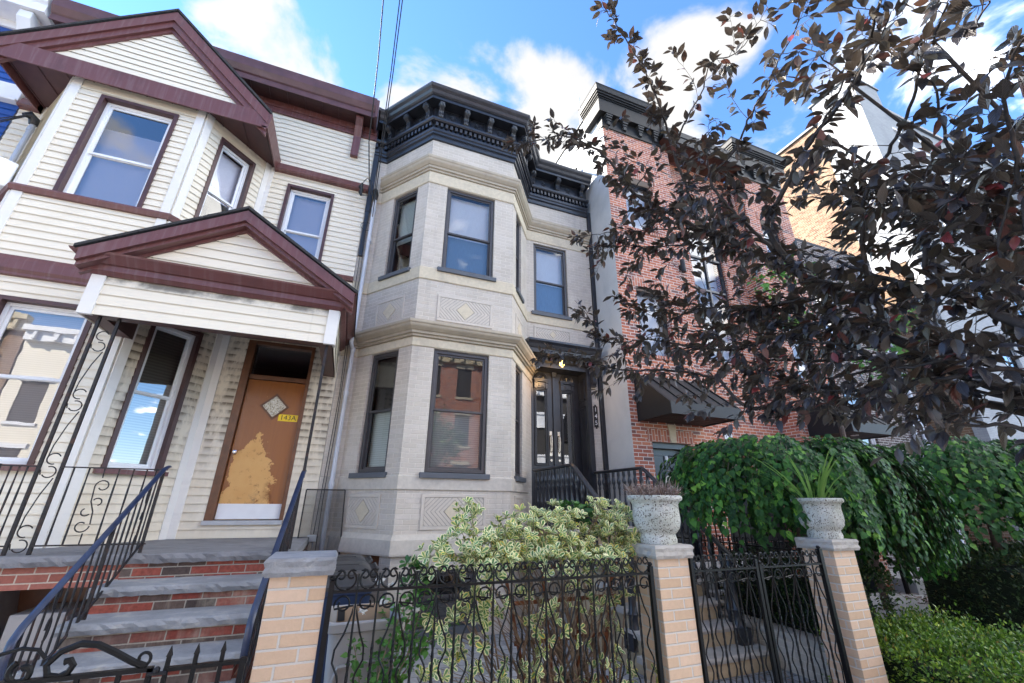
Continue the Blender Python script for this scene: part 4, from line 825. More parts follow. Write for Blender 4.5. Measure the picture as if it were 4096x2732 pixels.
def door_leaf(x0, x1, g0_, g1_, hx, label):
    d = MB(); gz0, gz1 = 2.36, 3.80
    d.fbox(gD, x0, g0_, -.05, 0, 1.32, 4.30); d.fbox(gD, g1_, x1, -.05, 0, 1.32, 4.30); d.fbox(gD, g0_, g1_, -.05, 0, 1.32, gz0); d.fbox(gD, g0_, g1_, -.05, 0, gz1, 4.30); o = d.build('door', 'black_paint', B, label=label)
    m = MB()
    for t, pr in ((.0, .022), (.028, .014)):
        a, c, e, f = g0_-.045+t, g1_+.045-t, gz0-.045+t, gz1+.045-t; w_ = .02
        m.fbox(gD, a, a+w_, 0, pr, e, f); m.fbox(gD, c-w_, c, 0, pr, e, f); m.fbox(gD, a+w_, c-w_, 0, pr, f-w_, f); m.fbox(gD, a+w_, c-w_, 0, pr, e, e+w_)
    for z0, z1 in ((1.45, 2.18),):
        m.fbox(gD, g0_-.05, g1_+.05, 0, .012, z0, z1); m.fbox(gD, g0_-.01, g1_+.01, .012, .028, z0+.05, z1-.05)
    m.build('moulding', 'black_paint', o, bevel=.004)
    g = MB(); g.face([gD(g0_, -.02, gz0), gD(g1_, -.02, gz0), gD(g1_, -.02, gz1), gD(g0_, -.02, gz1)]); g.build('pane', 'glass_strong', o); k = MB(); k.fbox(gD, g0_-.02, g1_+.02, -.12, -.11, gz0-.02, gz1+.02); k.build('backing', 'room_dark', o)
    # shell pediment over the pane
    c = (g0_+g1_)/2; p = MB(); p.fbox(gD, c-.16, c+.16, 0, .05, 3.985, 4.01); p.fbox(gD, c-.175, c+.175, 0, .062, 4.01, 4.035); p.fbox(gD, c-.09, c+.09, 0, .03, 3.86, 3.965); p.fbox(gD, c-.055, c+.055, .03, .045, 3.885, 3.94)
    for s_ in (-1, 1): p.fbox(gD, c+s_*.125-.03, c+s_*.125+.03, 0, .04, 3.84, 3.985); p.tube([gD(c+s_*.125-.032, .03, 3.965), gD(c+s_*.125+.032, .03, 3.965)], .020, 8)
    arc = lambda r, d_: [gD(c+r*math.cos(a), d_, 4.035+r*math.sin(a)) for a in [math.pi*j/14 for j in range(15)]]
    p.tube(arc(.135, .03), .020, 6); p.tube(arc(.105, .025), .012, 6)
    for j in range(7):
        a = math.pi*(j+.5)/7; p.tube([gD(c+r*math.cos(a), .012, 4.038+r*math.sin(a)) for r in (.012, .05, .085)], [.005, .010, .014], 6)
    p.fbox(gD, c-.135, c+.135, 0, .008, 4.035, 4.15); p.build('shell_pediment', 'black_paint', o, smooth=40)
    h = MB(); h.fbox(gD, hx-.026, hx+.026, 0, .006, 2.50, 2.98); h.tube([gD(hx, .006, 2.90), gD(hx, .05, 2.88), gD(hx, .058, 2.78), gD(hx, .045, 2.66), gD(hx, .05, 2.60), gD(hx, .006, 2.56)], [.012, .014, .016, .013, .010, .008], 8); h.tube([gD(hx, 0, 2.42), gD(hx, .012, 2.42)], .024, 12); h.build('door_handle', 'nickel', o, smooth=40)
    return o
door_leaf(3.27, 3.775, 3.405, 3.615, 3.715, None); door_leaf(3.835, 4.40, 4.0, 4.225, 3.895, None)
s = MB(); s.fbox(gD, 3.775, 3.835, -.05, .03, 1.32, 4.12); s.fbox(gD, 3.76, 3.85, -.05, .05, 4.12, 4.24)
for k in range(5): s.tube([gD(3.805+(k-2)*.016, .045, 4.11), gD(3.805+(k-2)*.024, .065, 4.22)], .012, 6)
s.build('door_astragal', 'black_paint', B)

# things on the front of it
T = thing('porch_lantern', 'small amber glass lantern, lit, hanging under the black door hood', 'lamp', (3.69, 6.86, 4.15)); c = (3.69, 6.87, 0)
s = MB(); s.lathe([(.035, 4.145), (.052, 4.16), (.066, 4.275), (.05, 4.30)], c, 6); s.build('shade', 'lamp_glow', T)
s = MB(); s.lathe([(.012, 4.38), (.014, 4.33), (.05, 4.315), (.078, 4.285), (.074, 4.278), (.02, 4.276)], c, 6); s.lathe([(.03, 4.138), (.058, 4.15), (.055, 4.162)], c, 6)
for k in range(6): a = k*math.pi/3; s.tube([(c[0]+.053*math.cos(a), c[1]+.053*math.sin(a), 4.155), (c[0]+.068*math.cos(a), c[1]+.068*math.sin(a), 4.28)], .004, 4)
s.build('lantern_frame', 'black_iron', T)
ld = bpy.data.lights.new('lantern_bulb', 'POINT'); ld.energy = 2.0; ld.color = (1, .6, .25); ld.shadow_soft_size = .03; lo = bpy.data.objects.new('lantern_bulb', ld); COL.objects.link(lo); lo.location = (3.69, 6.87, 4.10)
T = thing('security_camera', 'small white security camera at the upper left corner of the black doors', 'camera', (3.14, 6.8, 4.07)); s = MB(); s.tube([(3.16, 6.90, 4.10), (3.135, 6.80, 4.075)], .042, 14); s.tube([(3.16, 6.90, 4.10), (3.2, 7.2, 4.2)], .015, 8); s.build('housing', 'vinyl_white', T, smooth=40); s = MB(); s.tube([(3.135, 6.80, 4.075), (3.1335, 6.794, 4.0735)], .033, 14); s.tube([(3.1335, 6.794, 4.0735), (3.132, 6.788, 4.072)], .016, 10); s.build('lens', 'black_plastic', T)
T = thing('house_number_plaque', 'tall narrow black plaque reading 145 on the brick beside the black doors', 'plaque', (4.585, W, 3.29)); s = MB(); s.fbox(gM, 1.465, 1.562, 0, .012, 3.07, 3.50); s.fbox(gM, 1.495, 1.532, 0, .012, 3.50, 3.53); s.fbox(gM, 1.495, 1.532, 0, .012, 3.04, 3.07); s.build('plate', 'black_plate', T, bevel=.004)
for ch, z in (('1', 3.425), ('4', 3.29), ('5', 3.155)): text_obj('numeral', ch, .125, 'white_ink', T, gM, 1.5135, .0125, z, .001)

# ------------------------------------------------------------------ its stoop
S = thing('stone_stoop', 'tan stone front steps with grey treads leading up to the black double doors', 'steps', (3.85, 5, 0)); n = 7; rz = 1.30/n
for k in range(n):
    y0 = 4.03+.26*k; x0, x1 = (3.14, 4.52) if k else (3.10, 4.60); last = k == n-1; b = MB(); y1 = y0+.30 if not last else 7.47
    rough_slab(b, x0-.03, x1+.03, y0-.03, y1, rz*(k+1)-.055, rz*(k+1), 60+k, .005, 24); fix(b.build('tread' if not last else 'landing', 'cap_stone_tan', S))
b = MB()
for k in range(n): y0 = 4.03+.26*k; x0, x1 = (3.16, 4.50) if k else (3.12, 4.58); b.box(x0, x1, y0, y0+.27 if k < n-1 else 7.4, 0 if k == 0 else rz*k-.02, rz*(k+1)-.056)
for k in range(1, n): y0 = 4.03+.26*k; b.box(3.161, 4.499, y0+.012, y0+.3, 0, rz*k+.001)
b.build('riser', 'step_tan', S)
BAL = [(.022, 0), (.026, .02), (.020, .05), (.030, .085), (.032, .11), (.020, .135), (.0155, .16), (.0165, .24), (.024, .255), (.024, .275), (.0165, .29), (.0145, .42), (.022, .435), (.022, .45), (.017, .47), (.030, .50), (.032, .53), (.022, .555), (.020, .575), (.024, .59), (.024, .64)]
def iron_stair(X, label, ybot):
    T = thing('stair_railing', label, 'railing', (X, 5.4, 1.3)); b = MB(); zt = 2.19; P = [(X, 7.15, zt), (X, 5.74, zt), (X, 5.66, zt-.05), (X, ybot, 1.09-(4.256-ybot)*.75), (X, ybot-.05, 1.0)]; b.tube(P, .034, 8, flat=(1.25, .8)); b.build('handrail', 'black_paint', T, smooth=50)
    for y in [7.02-.155*k for k in range(18)]:
        if y < ybot+.12: continue
        z1 = (zt if y > 5.7 else zt-(5.7-y)*.75)-.02; z0 = 1.30 if y > 5.62 else rz*(math.floor((y-4.03)/.26)+1); h = z1-z0; b = MB(); b.lathe([(r*1.12, z/.64*h) for r, z in BAL], (X, y, z0), 10); b.build('baluster', 'black_paint', T, smooth=40)
    b = MB(); yb = ybot+.02; zb = rz; h = 1.03-zb+.08; b.box(X-.085, X+.085, yb-.085, yb+.085, zb, zb+.16); b.lathe([(.075, .16), (.055, .19), (.048, .30), (.06, .33), (.045, .36), (.040, .62), (.055, .65), (.05, .70), (.065, .76), (.045, .80), (.03, h)], (X, yb, zb), 14); b.build('newel', 'black_paint', T, smooth=35); return T
iron_stair(4.47, 'black cast-iron stair railing with turned balusters against the grey stucco wall', 4.26); iron_stair(3.19, 'black cast-iron stair railing in front of the black doors, partly behind the variegated bush', 4.48)
# ------------------------------------------------------------------ red-brick house with the stucco flank
Rh = thing('brick_house', 'red brick house with grey stucco side wall, dark metal awnings and dark bracketed cornice', 'house', (8, 6.31, 0))
P7 = 6.31; r1 = Fr((4.775, P7, 0), (1, 0, 0)); r2 = Fr((9.25, P7, 0), (1, 0, 0)); rc = Fr((6.50, 6.78, 0), (1, 0, 0))
w1 = (.455, 1.30, 7.50, 9.0); w0 = (.455, 1.31, 4.45, 5.98); d0 = (.43, 1.34, .0, 2.72)
b = MB(); b.grid_wall(r1, 0, 1.725, 0, 10.36, holes=[w1, w0, d0], reveal=.22); b.grid_wall(r2, 0, 1.75, 0, 10.36, holes=[w1, w0, d0], reveal=.22)
big = [(.95, 2.05, 4.75, 8.6)]; gar = (.30, 2.5, .0, 2.35); b.grid_wall(rc, 0, 2.75, 0, 10.5, holes=big+[gar], reveal=.14)
b.face([(6.5, P7, 0), (6.5, 6.78, 0), (6.5, 6.78, 10.5), (6.5, P7, 10.5)]); b.face([(9.25, 6.78, 0), (9.25, P7, 0), (9.25, P7, 10.5), (9.25, 6.78, 10.5)]); b.face([(11.0, P7, 0), (11.0, 17, 0), (11.0, 17, 11.3), (11.0, P7, 11.3)])
b.build('wall', 'red_brick', Rh)
b = MB(); b.face([(4.775, 17, 0), (4.775, P7+.1, 0), (4.775, P7+.1, 11.45), (4.775, 17, 11.45)]); b.face([(4.775, 17, 11.45), (4.775, P7-.1, 11.45), (4.95, P7-.1, 11.45), (4.95, 17, 11.45)]); b.face([(4.95, P7, 10.4), (4.95, 17, 10.4), (4.95, 17, 11.45), (4.95, P7, 11.45)]); b.face([(4.775, P7+.1, 0), (4.775, P7, 0), (4.775, P7, 11.45), (4.775, P7+.1, 11.45)]); b.build('side_wall', 'grey_stucco', Rh, label='grey stucco side wall')
b = MB(); b.box(4.95, 11, 7.0, 17, 10.7, 10.8); b.build('roof', 'roof_tar', Rh); b = MB(); b.box(4.74, 4.99, 6.2, 17, 11.45, 11.48); b.build('coping', 'charcoal_metal', Rh)
b = MB(); b.box(4.95, 6.45, 6.75, 6.78, 0, 10.3); b.box(9.4, 10.9, 6.75, 6.78, 0, 10.3); b.build('inner_wall', 'interior', Rh)
for x0, x1 in ((4.76, 6.52), (9.24, 11.02)):   # pier cornices
    b = MB(); b.box(x0-.02, x1+.02, P7-.035, P7+.05, 10.36, 10.43); b.box(x0, x1, P7-.012, P7+.2, 10.43, 10.74); b.sweep([(0, 10.74), (.14, 10.74), (.14, 11.16), (.16, 11.16), (.16, 11.20), (.19, 11.20), (.19, 11.25), (.22, 11.25), (.22, 11.30), (.25, 11.31), (.27, 11.42), (.29, 11.46), (0, 11.5)], [(x0, P7+.6), (x0, P7), (x1, P7), (x1, P7+.6)])
    o = b.build('cornice', 'charcoal_metal', Rh); fix(o); f = Fr((x0, P7, 0), (1, 0, 0)); nb = 4
    for k in range(nb):
        u = .16+k*(x1-x0-.32)/(nb-1); c = MB(); c.fbox(f, u-.095, u+.095, 0, .13, 10.68, 10.735); c.fbox(f, u-.08, u+.08, 0, .115, 10.62, 10.68); c.fbox(f, u-.066, u+.066, 0, .09, 10.56, 10.62); c.fbox(f, u-.045, u+.045, 0, .075, 10.44, 10.56); c.build('corbel', 'charcoal_light', o, bevel=.006)
b = MB(); b.box(6.5, 9.25, 6.12, 7.0, 10.52, 10.54)
for k in range(12): b.box(6.5+k*.23, 6.505+k*.23, 6.15, 6.78, 10.512, 10.52)
b.build('eave_soffit', 'wood_soffit', Rh); b = MB(); b.box(6.50, 9.25, 6.06, 6.12, 10.46, 10.66); b.box(6.50, 9.25, 6.12, 7.0, 10.66, 10.76); b.box(6.52, 9.23, 6.10, 6.4, 10.76, 10.95); b.build('eave_gutter', 'charcoal_light', Rh, bevel=.01)
# soldier-course arches
b = MB()
for f in (r1, r2):
    for h in (w1, w0, d0): b = MB(); b.fbox(f, h[0]-.09, h[1]+.09, -.01, .012, h[3], h[3]+.235); b.build('soldier_course', 'red_soldier', Rh)
for f in (r1, r2): b = MB(); b.hexa([f(.855, .03, 2.72), f(.98, .03, 2.72), f(.98, 0, 2.72), f(.855, 0, 2.72), f(.825, .03, 3.06), f(1.01, .03, 3.06), f(1.01, 0, 3.06), f(.825, 0, 3.06)]); b.build('keystone', 'limestone', Rh)
for f in (r1, r2):
    for h in (w1, w0): b = MB(); b.fbox(f, h[0]-.06, h[1]+.06, -.1, .03, h[2]-.07, h[2]); b.build('sill', 'red_soldier', Rh)
for f in (r1, r2):
    for h in (w1, w0):
        w_ = MB(); t = .045; a, c, e, g = h; w_.fbox(f, a, a+t, -.22, -.15, e, g); w_.fbox(f, c-t, c, -.22, -.15, e, g); w_.fbox(f, a+t, c-t, -.22, -.15, g-t, g); w_.fbox(f, a+t, c-t, -.22, -.15, e, e+t); o = w_.build('window', 'black_paint', Rh)
        p = MB(); p.face([f(a+t, -.18, e+t), f(c-t, -.18, e+t), f(c-t, -.18, g-t), f(a+t, -.18, g-t)]); p.build('pane', 'glass_soft', o); q = MB(); q.fbox(f, a, c, -.30, -.29, e, g); q.build('blind', 'drape_white', o)
a, c, e, g = big[0]; w_ = MB(); t = .05; nz = 4
for u in (a, (a+c)/2-t/2, c-t): w_.fbox(rc, u, u+t, -.14, -.06, e, g)
for k in range(nz+1): z = e+(g-e-t)*k/nz; w_.fbox(rc, a, c, -.13, -.055, z, z+t)
o = w_.build('window', 'black_paint', Rh); p = MB(); p.face([rc(a, -.10, e), rc(c, -.10, e), rc(c, -.10, g), rc(a, -.10, g)]); p.build('pane', 'glass_soft', o); q = MB(); q.fbox(rc, a, c, -.32, -.31, e, g); q.build('blind', 'drape_white', o)
b = MB()
for k in range(5): b.fbox(rc, gar[0], gar[1], -.14, -.10+.004*(k % 2), .47*k, .47*k+.462)
b.build('garage_door', 'charcoal_metal', Rh, bevel=.008)
for f in (r1, r2):   # panelled entrance doors
    d = MB(); u0, u1 = d0[0]+.06, d0[1]-.06; d.fbox(f, u0, u1, -.26, -.20, .0, 2.62); o = d.build('door', 'black_paint', Rh, bevel=.004); x = MB(); x.fbox(f, d0[0], u0, -.24, -.08, 0, 2.72); x.fbox(f, u1, d0[1], -.24, -.08, 0, 2.72); x.fbox(f, u0, u1, -.24, -.08, 2.62, 2.72); x.build('door_frame', 'black_paint', o)
    m = MB(); c = (u0+u1)/2; fr = lambda P: m.tube([f(u, -.195, z) for u, z in P+[P[0]]], .011, 5, caps=False)
    arcp = lambda r, z0_, cz: [(c-r, z0_)]+[(c+r*math.cos(a), cz+r*1.25*math.sin(a)) for a in [math.pi-math.pi*j/12 for j in range(13)]]+[(c+r, z0_)]
    fr(arcp(.10, 1.30, 2.03)); fr(arcp(.155, 1.24, 2.03))
    for s_ in (-1, 1):
        fr([(c+s_*.30, 2.50), (c+s_*.06, 2.50), (c+s_*.06, 2.30), (c+s_*.19, 2.16), (c+s_*.21, 2.03), (c+s_*.30, 2.03)]); fr([(c+s_*.30, 1.92), (c+s_*.20, 1.92), (c+s_*.20, 1.2), (c+s_*.30, 1.2)]); fr([(c+s_*.30, 1.05), (c+s_*.05, 1.05), (c+s_*.05, .3), (c+s_*.30, .3)])
    m.build('moulding', 'black_paint', o); p = MB(); p.face([f(u, -.197, z) for u, z in arcp(.095, 1.305, 2.03)]); p.build('oval_pane', 'etched_glass', o); k = MB(); k.fbox(f, c-.028, c+.028, -.20, -.19, 2.40, 2.50); k.tube([f(c, -.185, 2.49), f(c+.02, -.17, 2.46), f(c, -.165, 2.42), f(c-.02, -.17, 2.46), f(c, -.185, 2.49)], .004, 5); k.build('knocker', 'vinyl_white', o)
# standing-seam awnings
def awning(x0, x1, label):
    yb, yf, zt, zf, zb, zl = P7, 5.42, 3.99, 3.25, 3.07, 3.06
    A = MB(); A.hexa([(x0, yf, zf-.02), (x1, yf, zf-.02), (x1, yb, zt-.02), (x0, yb, zt-.02), (x0, yf, zf), (x1, yf, zf), (x1, yb, zt), (x0, yb, zt)]); o = A.build('awning', 'charcoal_light', Rh, label=label)
    s = MB(); n_ = 5
    for k in range(n_+1):
        x = x0+.02+(x1-x0-.04)*k/n_; s.hexa([(x-.012, yf+.02, zf), (x+.012, yf+.02, zf), (x+.012, yb, zt), (x-.012, yb, zt), (x-.012, yf+.02, zf+.04), (x+.012, yf+.02, zf+.04), (x+.012, yb, zt+.04), (x-.012, yb, zt+.04)])
    s.build('seam', 'charcoal_metal', o); 
    for x in (x0-.004, x1-.016): c = MB(); c.hexa([(x, yf, zb), (x+.02, yf, zb), (x+.02, yb, zb), (x, yb, zb), (x, yf, zf+.012), (x+.02, yf, zf+.012), (x+.02, yb, zt+.012), (x, yb, zt+.012)]); c.build('cheek', 'charcoal_metal', o)
    for x in (x0-.014, x1-.004): c = MB(); c.hexa([(x, yf-.01, zf-.10), (x+.018, yf-.01, zf-.10), (x+.018, yb, zt-.13), (x, yb, zt-.13), (x, yf-.01, zf+.02), (x+.018, yf-.01, zf+.02), (x+.018, yb, zt+.02), (x, yb, zt+.02)]); c.build('rake_flashing', 'charcoal_metal', o)
    e = MB(); e.box(x0-.01, x1+.01, yf-.022, yf, zb-.01, zf+.015); e.build('fascia', 'charcoal_light', o); g = MB(); g.box(x0+.02, x1-.02, yf+.002, yb, zb+.02, zb+.03)
    for k in range(5): g.box(x0+.02, x1-.02, yf+.14*k+.1, yf+.14*k+.106, zb+.014, zb+.02)
    g.build('awning_soffit', 'dark_board', o); q = MB(); q.tube([((x0+x1)/2, 5.85, zb+.022), ((x0+x1)/2, 5.85, zb+.008)], .075, 18); q.build('downlight', 'vinyl_white', o)
awning(4.94, 6.50, 'dark standing-seam awning over the left door'); awning(9.55, 11.10, 'dark standing-seam awning over the far door, behind the plum leaves')
b = MB(); b.tube([(6.60, P7+.02-.075, 6.60), (6.60, P7-.055, 6.92)], .055, 14); b.box(6.575, 6.625, P7-.06, P7+.5, 6.70, 6.82); b.build('wall_lamp', 'charcoal_light', Rh, smooth=40); b = MB(); b.box(6.5, 6.80, P7+.05, P7+.3, 0, 10.4); b.build('brick_return', 'red_brick', Rh)
b = MB(); b.box(7.52, 7.74, 6.755, 6.775, 2.95, 3.12); pl = b.build('number_plate', 'vinyl_white', Rh); text_obj('number', '147', .13, 'ink', pl, Fr((7.63, 6.755, 0), (1, 0, 0)), 0, .002, 3.035, .001)
for x, y, z0, z1, nm in ((6.35, 8.9, 10.8, 14.4, None), (4.87, 7.42, 11.4, 12.75, None)): b = MB(); b.tube([(x, y, z0), (x, y, z1)], .02, 6); b.build('roof_mast', 'galv', Rh)
# steps, stoop platform and plain picket railing of that house
S = thing('concrete_stoop', 'low concrete landing in front of the red brick house, behind the side fence', 'steps', (5.9, 5.9, 0)); b = MB(); b.box(5.0, 6.6, 5.3, 6.1, .0, .75); b.box(5.0, 6.6, 5.0, 5.3, 0, .5); b.box(5.0, 6.6, 4.7, 5.0, 0, .25); b.build('steps', 'old_concrete', S)
T = thing('picket_railing', 'plain black picket railing in front of the grey garage door', 'railing', (6.2, 5.2, 0)); b = MB(); b.box(5.05, 7.0, 5.09, 5.12, 1.50, 1.53); b.box(5.05, 7.0, 5.09, 5.12, .55, .58); b.build('rail', 'black_iron', T)
for k in range(18): b = MB(); x = 5.06+k*.113; b.box(x, x+.014, 5.098, 5.112, .58, 1.50); b.build('picket', 'black_iron', T)
b = MB(); b.box(6.98, 7.03, 5.08, 5.13, 0, 1.56); b.build('post', 'black_iron', T)

# ------------------------------------------------------------------ beyond: dark brick house, tall white-fronted building, blue house at the far left
K = thing('brick_house', 'dark brown brick house beyond the red brick one, seen through the plum leaves', 'house', (14, 6.9, 0)); kf = Fr((11.0, 6.9, 0), (1, 0, 0)); hk = [(1.2, 2.1, 2.6, 4.6), (1.2, 2.1, 5.8, 7.6)]
b = MB(); b.grid_wall(kf, 0, 4.6, 0, 9.3, holes=hk, reveal=.15); b.face([(15.6, 6.9, 0), (15.6, 17, 0), (15.6, 17, 9.3), (15.6, 6.9, 9.3)]); b.build('wall', 'dark_brick', K); b = MB(); b.box(11, 15.6, 6.9, 17, 9.3, 9.4); b.build('roof', 'roof_tar', K)
for h in hk: window(K, kf, *h[:2], h[2], h[3], 'vinyl_white', blind='blind_grey', d=-.08)
for u in (3.72, 4.15): b = MB(); b.tube([kf(u, .06, .3), kf(u, .06, 8.8)], .055, 10); b.build('drainpipe', 'white_pipe', K, smooth=40)
b = MB(); b.box(11.0, 12.6, 5.9, 6.9, 0, .25); b.build('doorstep', 'concrete', K)
Wt = thing('tall_building', 'tall building with a tan brick side wall and a white brick front, top right', 'building', (22, 6.3, 0)); wf = Fr((17.0, 6.3, 0), (1, 0, 0))
b = MB(); b.face([(17, 22, 0), (17, 6.3, 0), (17, 6.3, 17.0), (17, 9.9, 17.0), (17, 22, 17.0)]); b.build('side_wall', 'tan_brick', Wt); hw = [(3.2+2.6*k, 4.3+2.6*k, 2.2+3.1*j, 4.2+3.1*j) for k in range(3) for j in range(4)]
b = MB(); b.grid_wall(wf, 0, 13, 0, 17.3, holes=hw, reveal=.2); b.build('front_wall', 'white_brick', Wt); b = MB()
b.box(16.97, 18.7, 6.05, 7.6, 9.5, 18.0); b.box(16.96, 17.2, 6.2, 6.5, 0, 9.5); b.build('corner_pier', 'white_brick', Wt); b = MB(); b.box(28.3, 30, 6.05, 7.6, 9.5, 17.9); b.build('corner_pier', 'white_brick', Wt); b = MB(); b.box(16.99, 17.6, 12.0, 12.8, 16, 17.6); b.build('chimney', 'white_brick', Wt)
b = MB(); b.box(16.9, 18.8, 6.0, 7.7, 18.0, 18.08); b.box(18.7, 28.3, 6.2, 6.6, 17.3, 17.45); b.box(28.2, 30.1, 6.0, 7.7, 17.9, 17.98); b.box(16.9, 17.4, 7.6, 22, 17.0, 17.1); b.build('coping', 'slate_paint', Wt); b = MB()
for z in (10.6, 13.9, 14.3, 14.9, 15.6, 16.3): b.box(18.7, 28.3, 6.24, 6.3, z, z+.10)
b.build('brick_course', 'white_paint', Wt); b = MB(); b.box(17.2, 30, 6.6, 22, 16.8, 16.95); b.build('roof', 'roof_tar', Wt)
for h in hw: window(Wt, wf, *h, 'charcoal_metal', blind='blind_grey', d=-.12)
L_ = thing('blue_house', 'blue clapboard house with white trim at the far left edge', 'house', (-8, W, 0)); lf = Fr((-11.5, W, 0), (1, 0, 0)); b = MB(); b.siding(lf, 0, 5.93, .6, 7.4, .115); b.siding(lf, 0, 5.93, 7.72, 8.98, .115); b.build('wall', 'blue_siding', L_)
b = MB(); b.box(-11.5, -5.565, 7.22, 17, 0, 9.0); b.build('wall_core', 'white_paint', L_); b = MB(); b.box(-11.5, -5.57, 7.10, W, 7.42, 7.72); b.box(-11.5, -5.57, 7.06, W, 7.38, 7.42); b.box(-11.5, -5.57, 7.13, W, 8.86, 9.0); b.build('trim_band', 'white_paint', L_, bevel=.01)
b = MB(); b.sweep([(0, 9.0), (.42, 9.0), (.42, 9.16), (.46, 9.2), (.50, 9.42), (.52, 9.44), (0, 9.46)], [(-11.5, W), (-5.60, W)]); b.build('cornice', 'white_paint', L_); fix(L_.children[-1]); b = MB()
for x in (-5.92,): b.ext([(0, 8.99), (.36, 8.99), (.36, 8.84), (.16, 8.55), (.14, 8.2), (0, 8.2)], lambda d, z: (x, W-d, z), lambda d, z: (x+.17, W-d, z))
b.build('cornice_bracket', 'white_paint', L_, bevel=.008); fix(L_.children[-1]); b = MB(); b.box(-11.5, -5.6, 7.2, 17, 9.4, 9.5); b.build('roof', 'roof_tar', L_)
T = thing('service_mast', 'grey electrical service mast with black cables at the left edge of the cream house', 'pipe', (-5.15, 6.95, 4)); b = MB(); b.tube([(-5.15, 6.95, 3.8), (-5.15, 6.95, 6.93)], .034, 10); b.tube([(-5.15, 6.95, 6.80), (-5.15, 6.95, 6.86)], .042, 10); b.build('conduit', 'galv', T, smooth=40)
b = MB(); b.tube([(-5.15, 6.95, 6.92), (-5.15, 6.93, 7.0), (-5.19, 6.88, 7.04), (-5.22, 6.84, 6.98)], [.05, .065, .06, .03], 10); b.build('weatherhead', 'black_plastic', T, smooth=40); b = MB()
for k, (dx, dz) in enumerate(((0, .0), (.02, -.05), (-.02, -.09))):
    b.tube([(-5.2, 6.85, 6.99+dz*.3), (-5.42, 6.82, 6.80+dz), (-5.6, 6.8, 6.92+dz), (-5.75, 6.7, 7.02+dz), (-6.4, 5.4, 7.55+dz)], .008, 5); b.tube([(-5.56-.08*k, 6.8, 6.90+dz), (-5.64-.08*k, 6.79, 6.94+dz)], .04, 8)
b.build('cable', 'cable_black', T)
T = thing('air_conditioner', 'white window air conditioner at the left side of the upper bay window', 'air conditioner', (-4.75, 6.5, 5.5)); b = MB(); a = Fr((-4.98, 6.62, 0), (.30, -.355, 0)); b.fbox(a, 0, .46, -.1, .28, 5.40, 5.78); o = b.build('case', 'vinyl_white', T, bevel=.012); b = MB()
for k in range(9): b.fbox(a, .03, .43, .28, .288, 5.44+k*.035, 5.455+k*.035)
b.build('grille', 'galv', T)
T = thing('air_conditioner', 'beige air conditioner at the basement window behind the stair railing', 'air conditioner', (-2.3, 5.9, .4)); b = MB(); b.box(-2.62, -2.22, 5.62, 6.1, .32, .68); b.build('case', 'bin_grey', T, bevel=.012); b = MB()
for k in range(16): b.box(-2.222, -2.213, 5.64+k*.028, 5.65+k*.028, .36, .64)
b.build('grille', 'galv', T)

# ------------------------------------------------------------------ opposite side of the street (seen mirrored in the panes)
plain('far_pane', (.26, .28, .30), .3)
def far_house(x0, x1, h, wm, tm, nm, label, gable=False):
    T = thing(nm, label, 'house', ((x0+x1)/2, -14.2, 0)); f = Fr((x1, -14.2, 0), (-1, 0, 0)); L0 = x1-x0; hs_ = [(L0*(k+.5)/3-.5, L0*(k+.5)/3+.5, 1.8+3.2*j, 3.8+3.2*j) for k in range(3) for j in range(int(h/3.2))]
    b = MB(); b.grid_wall(f, 0, L0, 0, h, holes=hs_, reveal=.15); b.build('wall', wm, T); b = MB(); b.box(x0, x1, -24, -14.25, 0, h-.05); b.build('rear', 'interior', T); b = MB(); b.fbox(f, -.05, L0+.05, 0, .5, h, h+.25); b.fbox(f, 0, L0, 0, .3, h-.5, h)
    for k in range(8): b.fbox(f, L0*(k+.3)/8, L0*(k+.3)/8+.15, .3, .45, h-.45, h)
    b.build('cornice', tm, T)
    for q in hs_:
        b = MB(); b.fbox(f, q[0]-.12, q[1]+.12, 0, .08, q[3], q[3]+.25); b.fbox(f, q[0]-.1, q[1]+.1, 0, .08, q[2]-.15, q[2]); o = b.build('window', tm, T); b = MB(); b.fbox(f, q[0], q[1], -.16, -.15, q[2], q[3]); b.fbox(f, q[0], q[1], -.15, -.12, (q[2]+q[3])/2-.03, (q[2]+q[3])/2+.03, 1); b.build('pane', ['far_pane', tm], o)
far_house(-16, -9.6, 9.5, 'cream_siding', 'white_paint', 'row_house', 'cream row house across the street, mirrored in the big lower window'); far_house(-9.5, -3.2, 10, 'white_siding', 'white_paint', 'row_house', 'white row house across the street, mirrored in the porch window')
far_house(-3.1, 3.4, 9.6, 'red_brick', 'limestone', 'row_house', 'red brick row house with stone cornice across the street, mirrored in the bay window'); far_house(3.5, 10, 11, 'red_brick', 'limestone', 'row_house', 'taller red brick row house across the street, mirrored in the door panes'); far_house(10.1, 17, 10, 'white_siding', 'white_paint', 'row_house', 'pale row house across the street, mirrored in the awning house'); far_house(-23, -16.1, 10, 'tan_brick', 'limestone', 'row_house', 'tan brick row house across the street, beyond the left edge')

def street_tree(x, y, h, label, seed):
    rs = np.random.RandomState(seed); T = thing('street_tree', label, 'tree', (x, y, 0)); b = MB(); b.tube([(x, y, -.02), (x+.05, y, 1.5), (x, y+.05, h*.55), (x+.1, y, h*.8)], [.13, .10, .07, .03], 8); P = []; D_ = []
    for k in range(26):
        c = np.array((x, y, h*.62))+rnd_unit(1)[0]*np.array((1.5, 1.5, h*.26))*rs.uniform(.4, 1); b.tube([(x, y, h*.45), tuple((np.array((x, y, h*.5))+c)/2), tuple(c)], [.03, .02, .008], 5)
        q = rs.normal(0, .32, (85, 3))+c; P += list(q); D_ += list(rs.normal(0, 1, (85, 3))+[0, 0, -.4])
    b.build('trunk', 'bark', T); n_ = len(P); leaves('crown', 'heart', P, D_, rs.normal(0, .6, (n_, 3))+[0, 0, 1], rs.uniform(.10, .17, n_), 'green_leaf', T)
